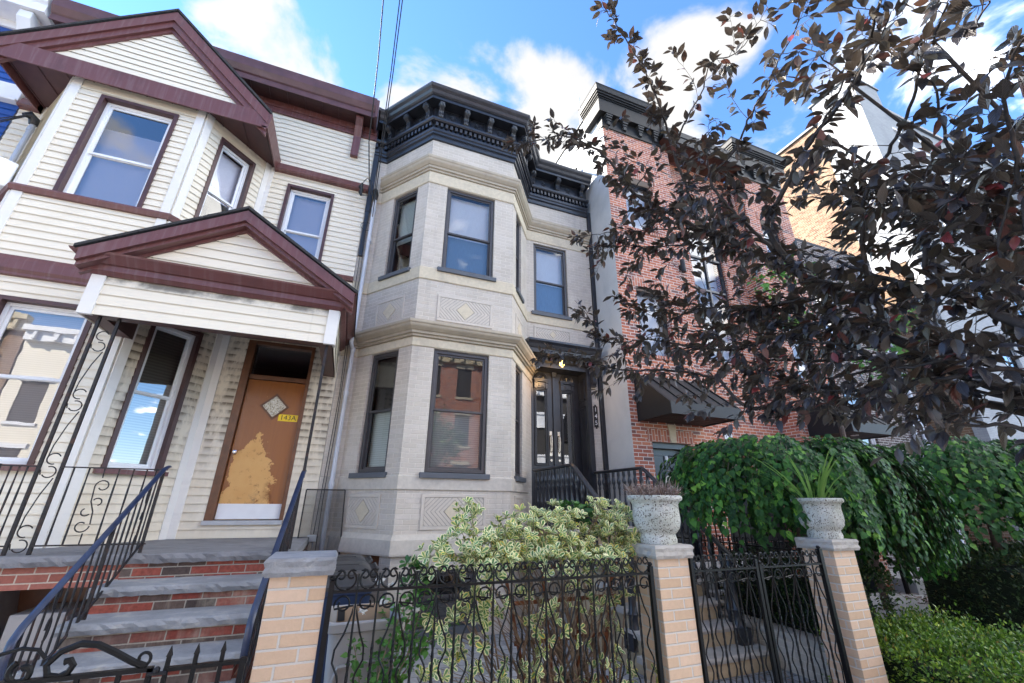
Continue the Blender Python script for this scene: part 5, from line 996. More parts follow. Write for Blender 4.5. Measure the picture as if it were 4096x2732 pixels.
street_tree(.3, -9.9, 7.6, 'street tree across the road, mirrored in the bay window', 31); street_tree(4.4, -9.9, 7.2, 'street tree across the road, mirrored in the door panes', 32)
# ------------------------------------------------------------------ pillars, urns
F_ = 2.8
def pillar(x0, label, capm, w_=.285, ov=.035):
    T = thing('brick_pillar', label, 'pillar', (x0+w_/2, F_+w_/2, 0)); b = MB(); b.box(x0, x0+w_, F_, F_+w_, -.01, 1.278); b.build('shaft', 'pillar_brick', T); b = MB(); n_ = 10; rs = np.random.RandomState(int(abs(x0)*100)+3); c = (x0+w_/2, F_+w_/2); R = []
    for z, o in ((1.278, .026), (1.30, .036), (1.325, .032), (1.35, .037), (1.366, .030), (1.369, .024)):
        r = []; h = w_/2+o
        for side in range(4):
            for k in range(n_):
                t = -1+2*k/n_; x, y = ((t, -1), (1, t), (-t, 1), (-1, -t))[side]; j = float(rs.uniform(-.005, .005)) if z < 1.365 else 0
                r.append((c[0]+x*(h+j), c[1]+y*(h+j), z+float(rs.uniform(-.003, .003))*(1 if 1.28 < z < 1.36 else 0)))
        R.append(r)
    b.rings(R); b.build('cap', capm, T); return T
pillar(-.30, 'tan brick pillar with a bare grey stone cap beside the brick steps', 'cap_stone'); pillar(2.236, 'tan brick pillar carrying the urn of dried stems, between fence and gate', 'cap_stone_tan'); pillar(4.17, 'tan brick pillar right of the gate, carrying the urn of grass', 'cap_stone_tan')
def urn(c, label): T = thing('planter_urn', label, 'urn', (*c, 1.37)); b = MB(); k = 1.0; b.lathe([(0, 0), (.138, 0), (.142, .03), (.134, .055), (.132, .07), (.150, .085), (.172, .115), (.182, .16), (.182, .20), (.178, .25), (.180, .285), (.194, .308), (.212, .318), (.216, .332), (.214, .344), (.203, .352), (.188, .345), (.175, .32), (.165, .27)], (*c, 1.37), 40, caps=False); b.build('bowl', 'pitted_concrete', T, smooth=60); b = MB(); b.lathe([(.001, .285), (.168, .28)], (*c, 1.37), 24, caps=False); b.build('soil', 'soil', T); return T
uc1 = (2.385, 2.945); uc2 = (4.325, 2.945); urn(uc1, 'pitted concrete urn holding dry brown stems'); urn(uc2, 'pitted concrete urn holding green grass, half hidden by the weeping tree')
T = thing('dried_plant', 'dry brown heather-like stems in the left urn', 'plant', (*uc1, 1.65)); n = 700; a = RS.uniform(0, 6.28, n); r = .165*np.sqrt(RS.uniform(0, 1, n)); P = np.stack([uc1[0]+r*np.cos(a), uc1[1]+r*np.sin(a), np.full(n, 1.65)], 1); Dv = np.stack([np.cos(a)*.35*r/.16+RS.normal(0, .18, n), np.sin(a)*.35*r/.16+RS.normal(0, .18, n), np.ones(n)], 1); leaves('stems', 'blade', P, Dv, rnd_unit(n), RS.uniform(.08, .19, n), 'dead_stem', T)
n = 900; idx = RS.randint(0, 700, n); tt = RS.uniform(.5, 1, n); Dn = Dv/np.linalg.norm(Dv, axis=1)[:, None]; leaves('seed_heads', 'tiny', P[idx]+Dn[idx]*(tt*.14)[:, None]+RS.normal(0, .006, (n, 3)), rnd_unit(n)+[0, 0, .6], rnd_unit(n), RS.uniform(.008, .02, n), 'dead_stem', T)
T = thing('grass_plant', 'tall green grass blades and a few leaves in the right urn', 'plant', (*uc2, 1.65)); n = 60; a = RS.uniform(0, 6.28, n); r = .13*np.sqrt(RS.uniform(0, 1, n)); Dv = np.stack([np.cos(a)*.4+RS.normal(0, .1, n), np.sin(a)*.4+RS.normal(0, .1, n), np.ones(n)*1.2], 1); leaves('blades', 'blade', np.stack([uc2[0]-.03+r*np.cos(a), uc2[1]+r*np.sin(a), np.full(n, 1.65)], 1), Dv, np.stack([np.cos(a), np.sin(a), -np.ones(n)*.2], 1)*-1, RS.uniform(.15, .58, n), 'grass_blade', T)

# ------------------------------------------------------------------ wrought-iron fence and gates
def scrollpair(mb, xa, xb, y, z):   # lyre scrolls standing on the rail between two bars
    c = (xa+xb)/2; h = (xb-xa)/2; r = h*.86
    for s in (-1, 1):
        P = [(c+s*(h*.98-.0)*math.cos(t)*.93, z+.048+.048*math.sin(t)) for t in [-1.45+2.5*k/9 for k in range(10)]]; e = P[-1]
        cx = c+s*h*.50; P += [(cx+s*(.030-.018*k/9)*math.cos(.9+k*.52), z+.070+(.030-.018*k/9)*math.sin(.9+k*.52)) for k in range(10)]
        mb.tube([(x, y, zz) for x, zz in P], .0046, 5, flat=(1, 1.3))
def fence(T, xs, y, zr, zb, posts=(), m='black_iron', par=True, top=.085):
    b = MB(); b.box(xs[0], xs[-1], y-.011, y+.011, zr-.007, zr+.007); b.box(xs[0], xs[-1], y-.011, y+.011, zb-.012, zb+.012); b.build('rail', m, T)
    for i, x in enumerate(xs):
        if 0 < i < len(xs)-1: b = MB(); b.tube([(x, y, zr-.26), (x, y, zr+top)], [.0068, .0055], 6); twist(b, (x, y, zb), (x, y, zr-.25), .0088, 3.5, 4, 36); b.build('baluster', m, T)
        if i < len(xs)-1:
            x2 = xs[i+1]; c = (x+x2)/2; b = MB(); scrollpair(b, x+.006, x2-.006, y, zr+.008); b.build('scroll', m, T)
            s = 1 if i % 2 else -1; nd = x2 if s < 0 else x; b = MB(); r = .047
            # C-scroll hanging from the rail that runs down into a wavy bar
            P = [(c-s*(r-.026*k/16)*math.cos(2.4-k*.46+1.2), zr-.062+(r-.026*k/16)*math.sin(2.4-k*.46+1.2)) for k in range(16, -1, -1)]
            P += [(nd+s*.010, zr-.07), (nd+s*.013, zr-.11), (nd+s*.04, zr-.20), (c+s*.012, zr-.27)]
            zq = zr-.30
            for k in range(1, 17): P.append((c+s*.022*math.cos(k*math.pi/4)*(1 if k < 15 else .4), zq-.028*k))
            P += [(c, zb+.2), (c, zb)]; b.tube([(px, y, pz) for px, pz in P], .0054, 5); b.build('wavy_bar', m, T)
    for x, ztop, w_ in posts: b = MB(); b.box(x-w_/2, x+w_/2, y-w_/2, y+w_/2, 0, ztop); b.lathe([(.006, 0), (.016, .006), (.018, .016), (.010, .026)], (x, y, ztop), 10); b.build('post', m, T)
xs = [.02, .152, .267, .378, .482, .603, .724, .842, .963, 1.084, 1.204, 1.324, 1.444, 1.562, 1.68, 1.80, 1.921, 2.04, 2.165]
T = thing('iron_fence', 'black wrought-iron fence with scrolls in front of the variegated bush', 'fence', (1.1, F_, 0)); fence(T, xs, F_, 1.19, .10, [(.015, 1.245, .028), (2.165, 1.235, .03)])
for a, c, hp, lb in ((2.545, 3.205, 2.545, 'left leaf of the scrolled gate, beside the pillar with the dried stems'), (3.245, 3.985, 3.975, 'right leaf of the scrolled gate, beside the pillar with the grass urn')):
    T = thing('iron_gate', lb, 'gate', ((a+c)/2, F_, 0), 'leaves of the scrolled gate'); k = 6; xx = [a+(c-a)*j/k for j in range(k+1)]; fence(T, xx, F_+.0, 1.185, .12, [(c if a < 3 else a, 1.25 if a < 3 else 1.21, .026), (a if a < 3 else c, 1.30, .036 if a > 3 else .026)])
T = thing('iron_gate', 'small iron gate with scroll top and spear pickets before the brick steps', 'gate', (-.7, F_, 0)); b = MB(); b.box(-1.26, -.715, F_-.013, F_+.013, .912, .930); b.box(-1.26, -.715, F_-.012, F_+.012, .15, .17); b.box(-.735, -.715, F_-.013, F_+.013, 0, .925); b.build('frame', 'black_iron', T); b = MB()
b.tube([(x, F_, z) for x, z in [(-.745, .932), (-.80, .955), (-.88, 1.0), (-.95, 1.035), (-1.015, 1.045), (-1.08, 1.02), (-1.115, .975), (-1.10, .935), (-1.06, .925), (-1.03, .94), (-1.02, .965), (-1.035, .985), (-1.055, .98)]], .0095, 6, flat=(1, 1.5)); b.tube([(x, F_, z) for x, z in spiral((-.765, .965), .034, .014, -1.2, 3.6, 14)], .007, 6); b.tube([(x, F_, z) for x, z in [(-1.34, 1.0), (-1.28, 1.03), (-1.22, 1.045), (-1.16, 1.035), (-1.125, 1.0)]], .008, 6); b.tube([(x, F_, z) for x, z in spiral((-1.19, .955), .048, .016, 2.2, 8.2, 20)], .0085, 6, flat=(1, 1.5)); b.build('scroll', 'black_iron', T)
for x in (-1.14, -.99, -.84): b = MB(); b.box(x-.009, x+.009, F_-.009, F_+.009, .17, .912); b.build('picket', 'black_iron', T)
for x in (-.663, -.553, -.442): b = MB(); b.box(x-.0085, x+.0085, F_-.0085, F_+.0085, .15, .965); b.rings([[(x-.0115, F_-.01, .965), (x+.0115, F_-.01, .965), (x+.0115, F_+.01, .965), (x-.0115, F_+.01, .965)], [(x-.001, F_-.001, 1.006), (x+.001, F_-.001, 1.006), (x+.001, F_+.001, 1.006), (x-.001, F_+.001, 1.006)]]); b.build('picket', 'black_iron', T)
b = MB(); b.box(-.672, -.33, F_-.012, F_+.012, .905, .922); b.box(-.672, -.33, F_-.012, F_+.012, .15, .168); b.box(-.36, -.335, F_-.014, F_+.014, 0, .93); b.build('frame', 'black_iron', T); b = MB(); b.tube([(-.725, F_-.02, .905), (-.655, F_-.02, .905)], .008, 6); b.lathe([(.006, 0), (.014, .008), (.014, .02), (.005, .028)], (-.695, F_-.02, .905), 8); b.build('latch', 'worn_iron', T)
# low garden wall with its own scrolled fence, running back from the right pillar
T = thing('garden_wall', 'low tan brick wall with stone coping running back from the right pillar', 'wall', (4.83, 4.9, 0)); b = MB(); b.box(4.74, 4.92, 3.1, 5.6, -.01, .30); b.build('wall', 'white_brick' if False else 'greige_brick', T); b = MB(); b.box(4.71, 4.95, 3.1, 5.6, .30, .36); b.build('coping', 'cap_stone_tan', T)
T = thing('iron_fence', 'black scrolled fence standing on the low wall in front of the garage', 'fence', (4.83, 4.9, .36)); b = MB(); n_ = 17
for z in (.42, 1.18): b.box(4.822, 4.838, 3.15, 5.55, z-.008, z+.008)
b.build('rail', 'black_iron', T)
for k in range(n_+1):
    y = 3.2+k*.137; b = MB(); twist(b, (4.83, y, .36), (4.83, y, 1.26), .008, 5); b.build('baluster', 'black_iron', T)
    if k < n_:
        b = MB(); c = y+.0685
        for z0, s in ((1.19, 1), (1.17, -1)):
            for q in (-1, 1): b.tube([(4.83, c+q*(.034+(.030-.012*j/12)*math.cos(-1.3+j*.42)), z0+s*(.045+(.040-.016*j/12)*math.sin(-1.3+j*.42))) for j in range(13)], .005, 5)
        b.build('scroll', 'black_iron', T)
T = thing('iron_fence', 'plain black picket fence beside the concrete path, beyond the weeping tree', 'fence', (11, 6, 0)); b = MB(); b.box(10.86, 10.92, 6.0, 6.06, 0, 1.1); b.build('post', 'black_iron', T); b = MB(); b.box(10.9, 13.4, 6.02, 6.05, .27, .31); b.box(10.9, 13.4, 6.02, 6.05, 1.0, 1.04); b.build('rail', 'black_iron', T)
for k in range(18): b = MB(); b.box(11.0+k*.135, 11.016+k*.135, 6.028, 6.044, .31, 1.0); b.build('picket', 'black_iron', T)

# ------------------------------------------------------------------ pipes, cables, screen
T = thing('drainpipe', 'white conduit pipe running up the corner between the cream and greige houses', 'pipe', (-.17, 7.08, 0)); b = MB(); b.tube([(-.175, 7.09, .85), (-.175, 7.09, 4.03), (-.215, 6.96, 4.12), (-.215, 6.96, 4.32), (-.20, 7.09, 4.44), (-.20, 7.09, 7.18)], .034, 12); b.build('pipe', 'white_pipe', T, smooth=50)
for z, dx in ((1.85, 0), (3.25, 0), (4.0, 0), (6.2, -.02), (6.9, -.025)): b = MB(); b.tube([(-.175+dx, 7.09, z), (-.175+dx, 7.09, z+.07)], .042, 12); b.box(-.215+dx, -.135+dx, 7.08, W, z+.02, z+.045); b.build('clamp', 'white_pipe', T, smooth=50)
b = MB(); b.tube([(-.20, 7.09, 7.16), (-.20, 7.08, 7.28), (-.22, 7.0, 7.32), (-.24, 6.95, 7.26)], [.04, .055, .05, .03], 10); b.build('weatherhead', 'black_plastic', T, smooth=50)
def cable(name, P, label, r=.008):
    b = MB(); Q_ = []
    for a, c in zip(P, P[1:]):
        for k in range(8): Q_.append(Vector(a).lerp(Vector(c), k/8))
    Q_.append(Vector(P[-1])); o = None; b.tube(Q_, r, 5); o = b.build(name, 'cable_black', None, smooth=60); return tag(o, label, 'cable')
cable('utility_cable', [(-.27, 6.98, 7.18), (-.36, 6.9, 7.45), (-.47, 6.7, 8.2), (-.50, 5.8, 9.35), (-.60, 3, 11.0), (-.9, -4, 13.6)], 'leftmost black overhead service cable dropping to the corner between the houses', .012)
cable('utility_cable', [(-.22, 6.99, 7.05), (-.24, 6.85, 7.6), (-.22, 5.2, 8.4), (-.24, 3, 9.4), (-.30, -4, 12.2)], 'middle black overhead service cable dropping to the white conduit', .009)
cable('utility_cable', [(-.20, 6.99, 6.7), (-.205, 6.85, 7.4), (-.185, 5.2, 8.3), (-.19, 3, 9.3), (-.2, -4, 12.1)], 'rightmost black overhead service cable dropping to the white conduit', .009)
cable('wall_cable', [(-.24, 7.09, 7.2), (-.28, 7.12, 6.4), (-.25, 7.1, 5.4), (-.30, 7.12, 4.4), (-.27, 7.12, 3.3), (-.29, 7.12, 2.1), (-.31, 7.12, 1.2)], 'black cable hanging down the wall just left of the white conduit', .006)
cable('wall_cable', [(-.26, 7.05, 7.1), (-.31, 7.13, 6.0), (-.30, 7.13, 4.9), (-.255, 7.11, 3.9), (-.245, 7.12, 2.7), (-.26, 7.12, 1.7), (-.25, 7.12, .9)], 'second black cable on the wall, nearest the white conduit', .006)
T = thing('cable_splice', 'bundle of black cable splices and loops on the corner of the cream house', 'cable', (-.4, 7.0, 7.3)); b = MB(); b.tube([(-.47, 6.98, 7.40), (-.49, 6.97, 7.30), (-.47, 6.96, 7.22)], [.02, .045, .02], 8); b.tube([(-.46, 6.98, 7.30), (-.48, 6.97, 7.18), (-.46, 6.96, 7.10)], [.02, .042, .02], 8); b.tube([(-.47, 6.97, 7.4), (-.40, 6.94, 7.52), (-.30, 6.95, 7.46), (-.26, 6.98, 7.3), (-.33, 6.96, 7.15), (-.46, 6.96, 7.10)], .008, 5); b.build('splice', 'cable_black', T, smooth=60); b = MB(); b.tube([(-.28+.10*math.cos(a), 7.08, 6.52+.09*math.sin(a)) for a in [k*.35 for k in range(19)]], .005, 5); b.build('loop', 'cable_black', T, smooth=60)
T = thing('screen_panel', 'black framed window screen leaning behind the stair railing', 'screen', (-.22, 6.9, 0)); A = Fr((-.49, 6.92, 0), (1, 0, 0)); b = MB(); p = [(0, .30), (.60, .28), (.52, 1.80), (.0, 1.80)]; 
for a, c in zip(p, p[1:]+p[:1]): b.tube([A(a[0], 0, a[1]), A(c[0], 0, c[1])], .013, 4)
b.build('frame', 'black_plastic', T); b = MB(); b.face([A(u, 0, z) for u, z in p]); b.build('mesh', 'screen_mesh', T)
T = thing('outlet_box', 'small white outlet box on the wall behind the leaning screen', 'box', (-.32, 7.1, 1.15)); b = MB(); b.box(-.385, -.265, 7.10, 7.17, 1.10, 1.19); b.build('cover', 'vinyl_white', T, bevel=.006); b = MB(); b.tube([(-.30, 7.12, 1.10), (-.30, 7.12, .9), (-.24, 7.12, .86)], .006, 5); b.build('cord', 'galv', T)

# ------------------------------------------------------------------ bins, pot, rose
def cart(x0, x1, y0, y1, z, body, label, lid=True):
    T = thing('trash_bin', label, 'bin', ((x0+x1)/2, (y0+y1)/2, 0), 'lidded bins along the cream house') if lid else thing('trash_bin', label, 'bin', ((x0+x1)/2, (y0+y1)/2, 0)); cx, cy = (x0+x1)/2, (y0+y1)/2; R = []
    def rr(hx, hy, zz, r=.06): return [(cx+sx*(hx-r)+r*math.cos(a), cy+sy*(hy-r)+r*math.sin(a), zz) for sx, sy, a0 in ((1, 1, 0), (-1, 1, math.pi/2), (-1, -1, math.pi), (1, -1, 1.5*math.pi)) for a in [a0+k*math.pi/8 for k in range(5)]]
    hx, hy = (x1-x0)/2, (y1-y0)/2; b = MB()
    if lid:
        b.rings([rr(hx*.78, hy*.78, .02), rr(hx*.97, hy*.97, z-.09), rr(hx, hy, z-.085), rr(hx, hy, z-.05)]); b.build('body', body, T, smooth=40); b = MB(); b.rings([rr(hx+.015, hy+.015, z-.05), rr(hx+.015, hy+.015, z-.02), rr(hx-.02, hy-.02, z+.0), rr(hx-.07, hy-.09, z+.035), rr(hx-.12, hy-.15, z+.04)]); b.box(cx-hx*.5, cx+hx*.5, cy-hy*.55, cy-hy*.12, z+.03, z+.05); b.build('lid', 'bin_black', T, smooth=35)
        b = MB(); xx = x1+.05; b.tube([(x1, y0+.06, z-.03), (xx, y0+.06, z+.0), (xx, y1-.06, z+.0), (x1, y1-.06, z-.03)], .015, 6)
        for k in range(5): yy = y0+.1+(y1-y0-.2)*k/4; b.box(x1-.03, xx, yy-.006, yy+.006, z-.045, z)
        b.build('handle', 'bin_black', T)
    else:
        b.rings([rr(hx*.80, hy*.80, .02), rr(hx*.94, hy*.94, z-.10), rr(hx*.955, hy*.955, z-.07), rr(hx+.02, hy+.02, z-.055), rr(hx+.026, hy+.026, z-.008), rr(hx+.02, hy+.02, z), rr(hx-.005, hy-.005, z), rr(hx-.015, hy-.015, z-.06), rr(hx*.77, hy*.77, .06)], caps=False); b.build('body', body, T, smooth=40)
        f = Fr((cx, y0, 0), (1, 0, 0)); b = MB(); b.tube([(cx-hx*.62, y0+.055, .18), (cx-hx*.70, y0+.012, z-.32), (cx-hx*.6, y0+.006, z-.25), (cx+hx*.7, y0+.006, z-.23)], .012, 6); b.tube([(cx+hx*.7, y0+.006, z-.23), (cx+hx*.64, y0+.05, .2)], .010, 6); b.build('rib', body, T)
    return T
cart(.03, .50, 3.42, 3.92, .905, 'bin_grey', 'open light grey plastic bin behind the fence, cardboard showing inside', False)
cart(-.18, .36, 4.25, 4.82, 1.0, 'bin_blue', 'blue bin with a dark lid, nearest of the three lidded bins'); cart(-.14, .40, 4.95, 5.50, 1.0, 'bin_black', 'black lidded bin, middle of the three behind the nearest pillar'); cart(-.14, .38, 5.62, 6.15, 1.0, 'bin_black', 'black lidded bin, farthest of the three, against the house')
T = thing('cardboard_box', 'flattened brown cardboard box sticking out of the grey bin', 'box', (.27, 3.7, .8)); b = MB(); b.hexa([(.09, 3.52, .55), (.44, 3.50, .55), (.44, 3.54, .55), (.09, 3.56, .55), (.08, 3.60, .955), (.44, 3.585, .97), (.44, 3.62, .97), (.08, 3.64, .955)]); b.build('board', 'cardboard', T); b = MB(); b.hexa([(.088, 3.575, .88), (.135, 3.573, .88), (.135, 3.578, .88), (.088, 3.58, .88), (.083, 3.594, .945), (.13, 3.592, .945), (.13, 3.597, .945), (.083, 3.599, .945)]); b.build('stamp', 'ink', T)
T = thing('flower_pot', 'dark round pot holding the rose behind the fence', 'pot', (.33, 3.2, 0)); b = MB(); b.lathe([(.12, 0), (.15, .3), (.165, .40), (.175, .42), (.16, .42), (.14, .36)], (.33, 3.2, 0), 20, caps=False); b.build('bowl', 'black_plastic', T, smooth=50); b = MB(); b.lathe([(.001, .365), (.145, .36)], (.33, 3.2, 0), 16, caps=False); b.build('soil', 'terracotta', T)
T = thing('rose_bush', 'spindly rose with fresh green leaves and a few white blooms in front of the bins', 'plant', (.33, 3.2, .36)); b = MB(); tips = []
rr_ = random.Random(5)
for k in range(11):
    a = rr_.uniform(0, 6.28); q = [Vector((.33, 3.2, .36))]; d = Vector((.32*math.cos(a)+.22, .35*math.sin(a), 1)).normalized(); l = rr_.uniform(.45, .85)
    for j in range(1, 9): d = (d+Vector((rr_.uniform(-.16, .16), rr_.uniform(-.16, .16), -.06))).normalized(); q.append(q[-1]+d*l/8)
    b.tube(q, [.006-.004*j/8 for j in range(9)], 5); tips += [(q[j], d.copy()) for j in range(3, 9)]
b.build('stem', 'twig_tan', T); P = []; Dv = []; S_ = []
for p, d in tips:
    for k in range(11):
        e = Vector((rr_.gauss(0, 1), rr_.gauss(0, 1), rr_.gauss(.1, .7))).normalized(); P.append(p+e*rr_.uniform(.0, .05)); Dv.append(e); S_.append(rr_.uniform(.025, .055))
leaves('foliage', 'heart', P, Dv, [[rr_.gauss(0, .35), rr_.gauss(-.3, .35), 1] for _ in P], S_, 'fresh_leaf', T)
for bx, by, bz in ((.30, 3.2, 1.17), (.22, 3.12, 1.02), (.345, 3.14, 1.06), (.56, 3.2, .985), (.39, 3.2, 1.14)):
    n = 16; a = RS.uniform(0, 6.28, n); leaves('bloom', 'heart', np.tile([[bx, by, bz]], (n, 1))+RS.normal(0, .006, (n, 3)), np.stack([np.cos(a), np.sin(a)*.8-.4, RS.uniform(-.4, .9, n)], 1), rnd_unit(n)+[0, -.6, .8], RS.uniform(.02, .036, n), 'petal_white', T)
T = thing('garden_light', 'small black round fitting on the foot of the greige bay', 'lamp', (.95, 6.17, .05)); b = MB(); b.tube([(.93, 6.19, .055), (.93, 6.13, .055), (.93, 6.10, .055)], [.05, .055, .03], 12); b.build('housing', 'black_plastic', T, smooth=50)
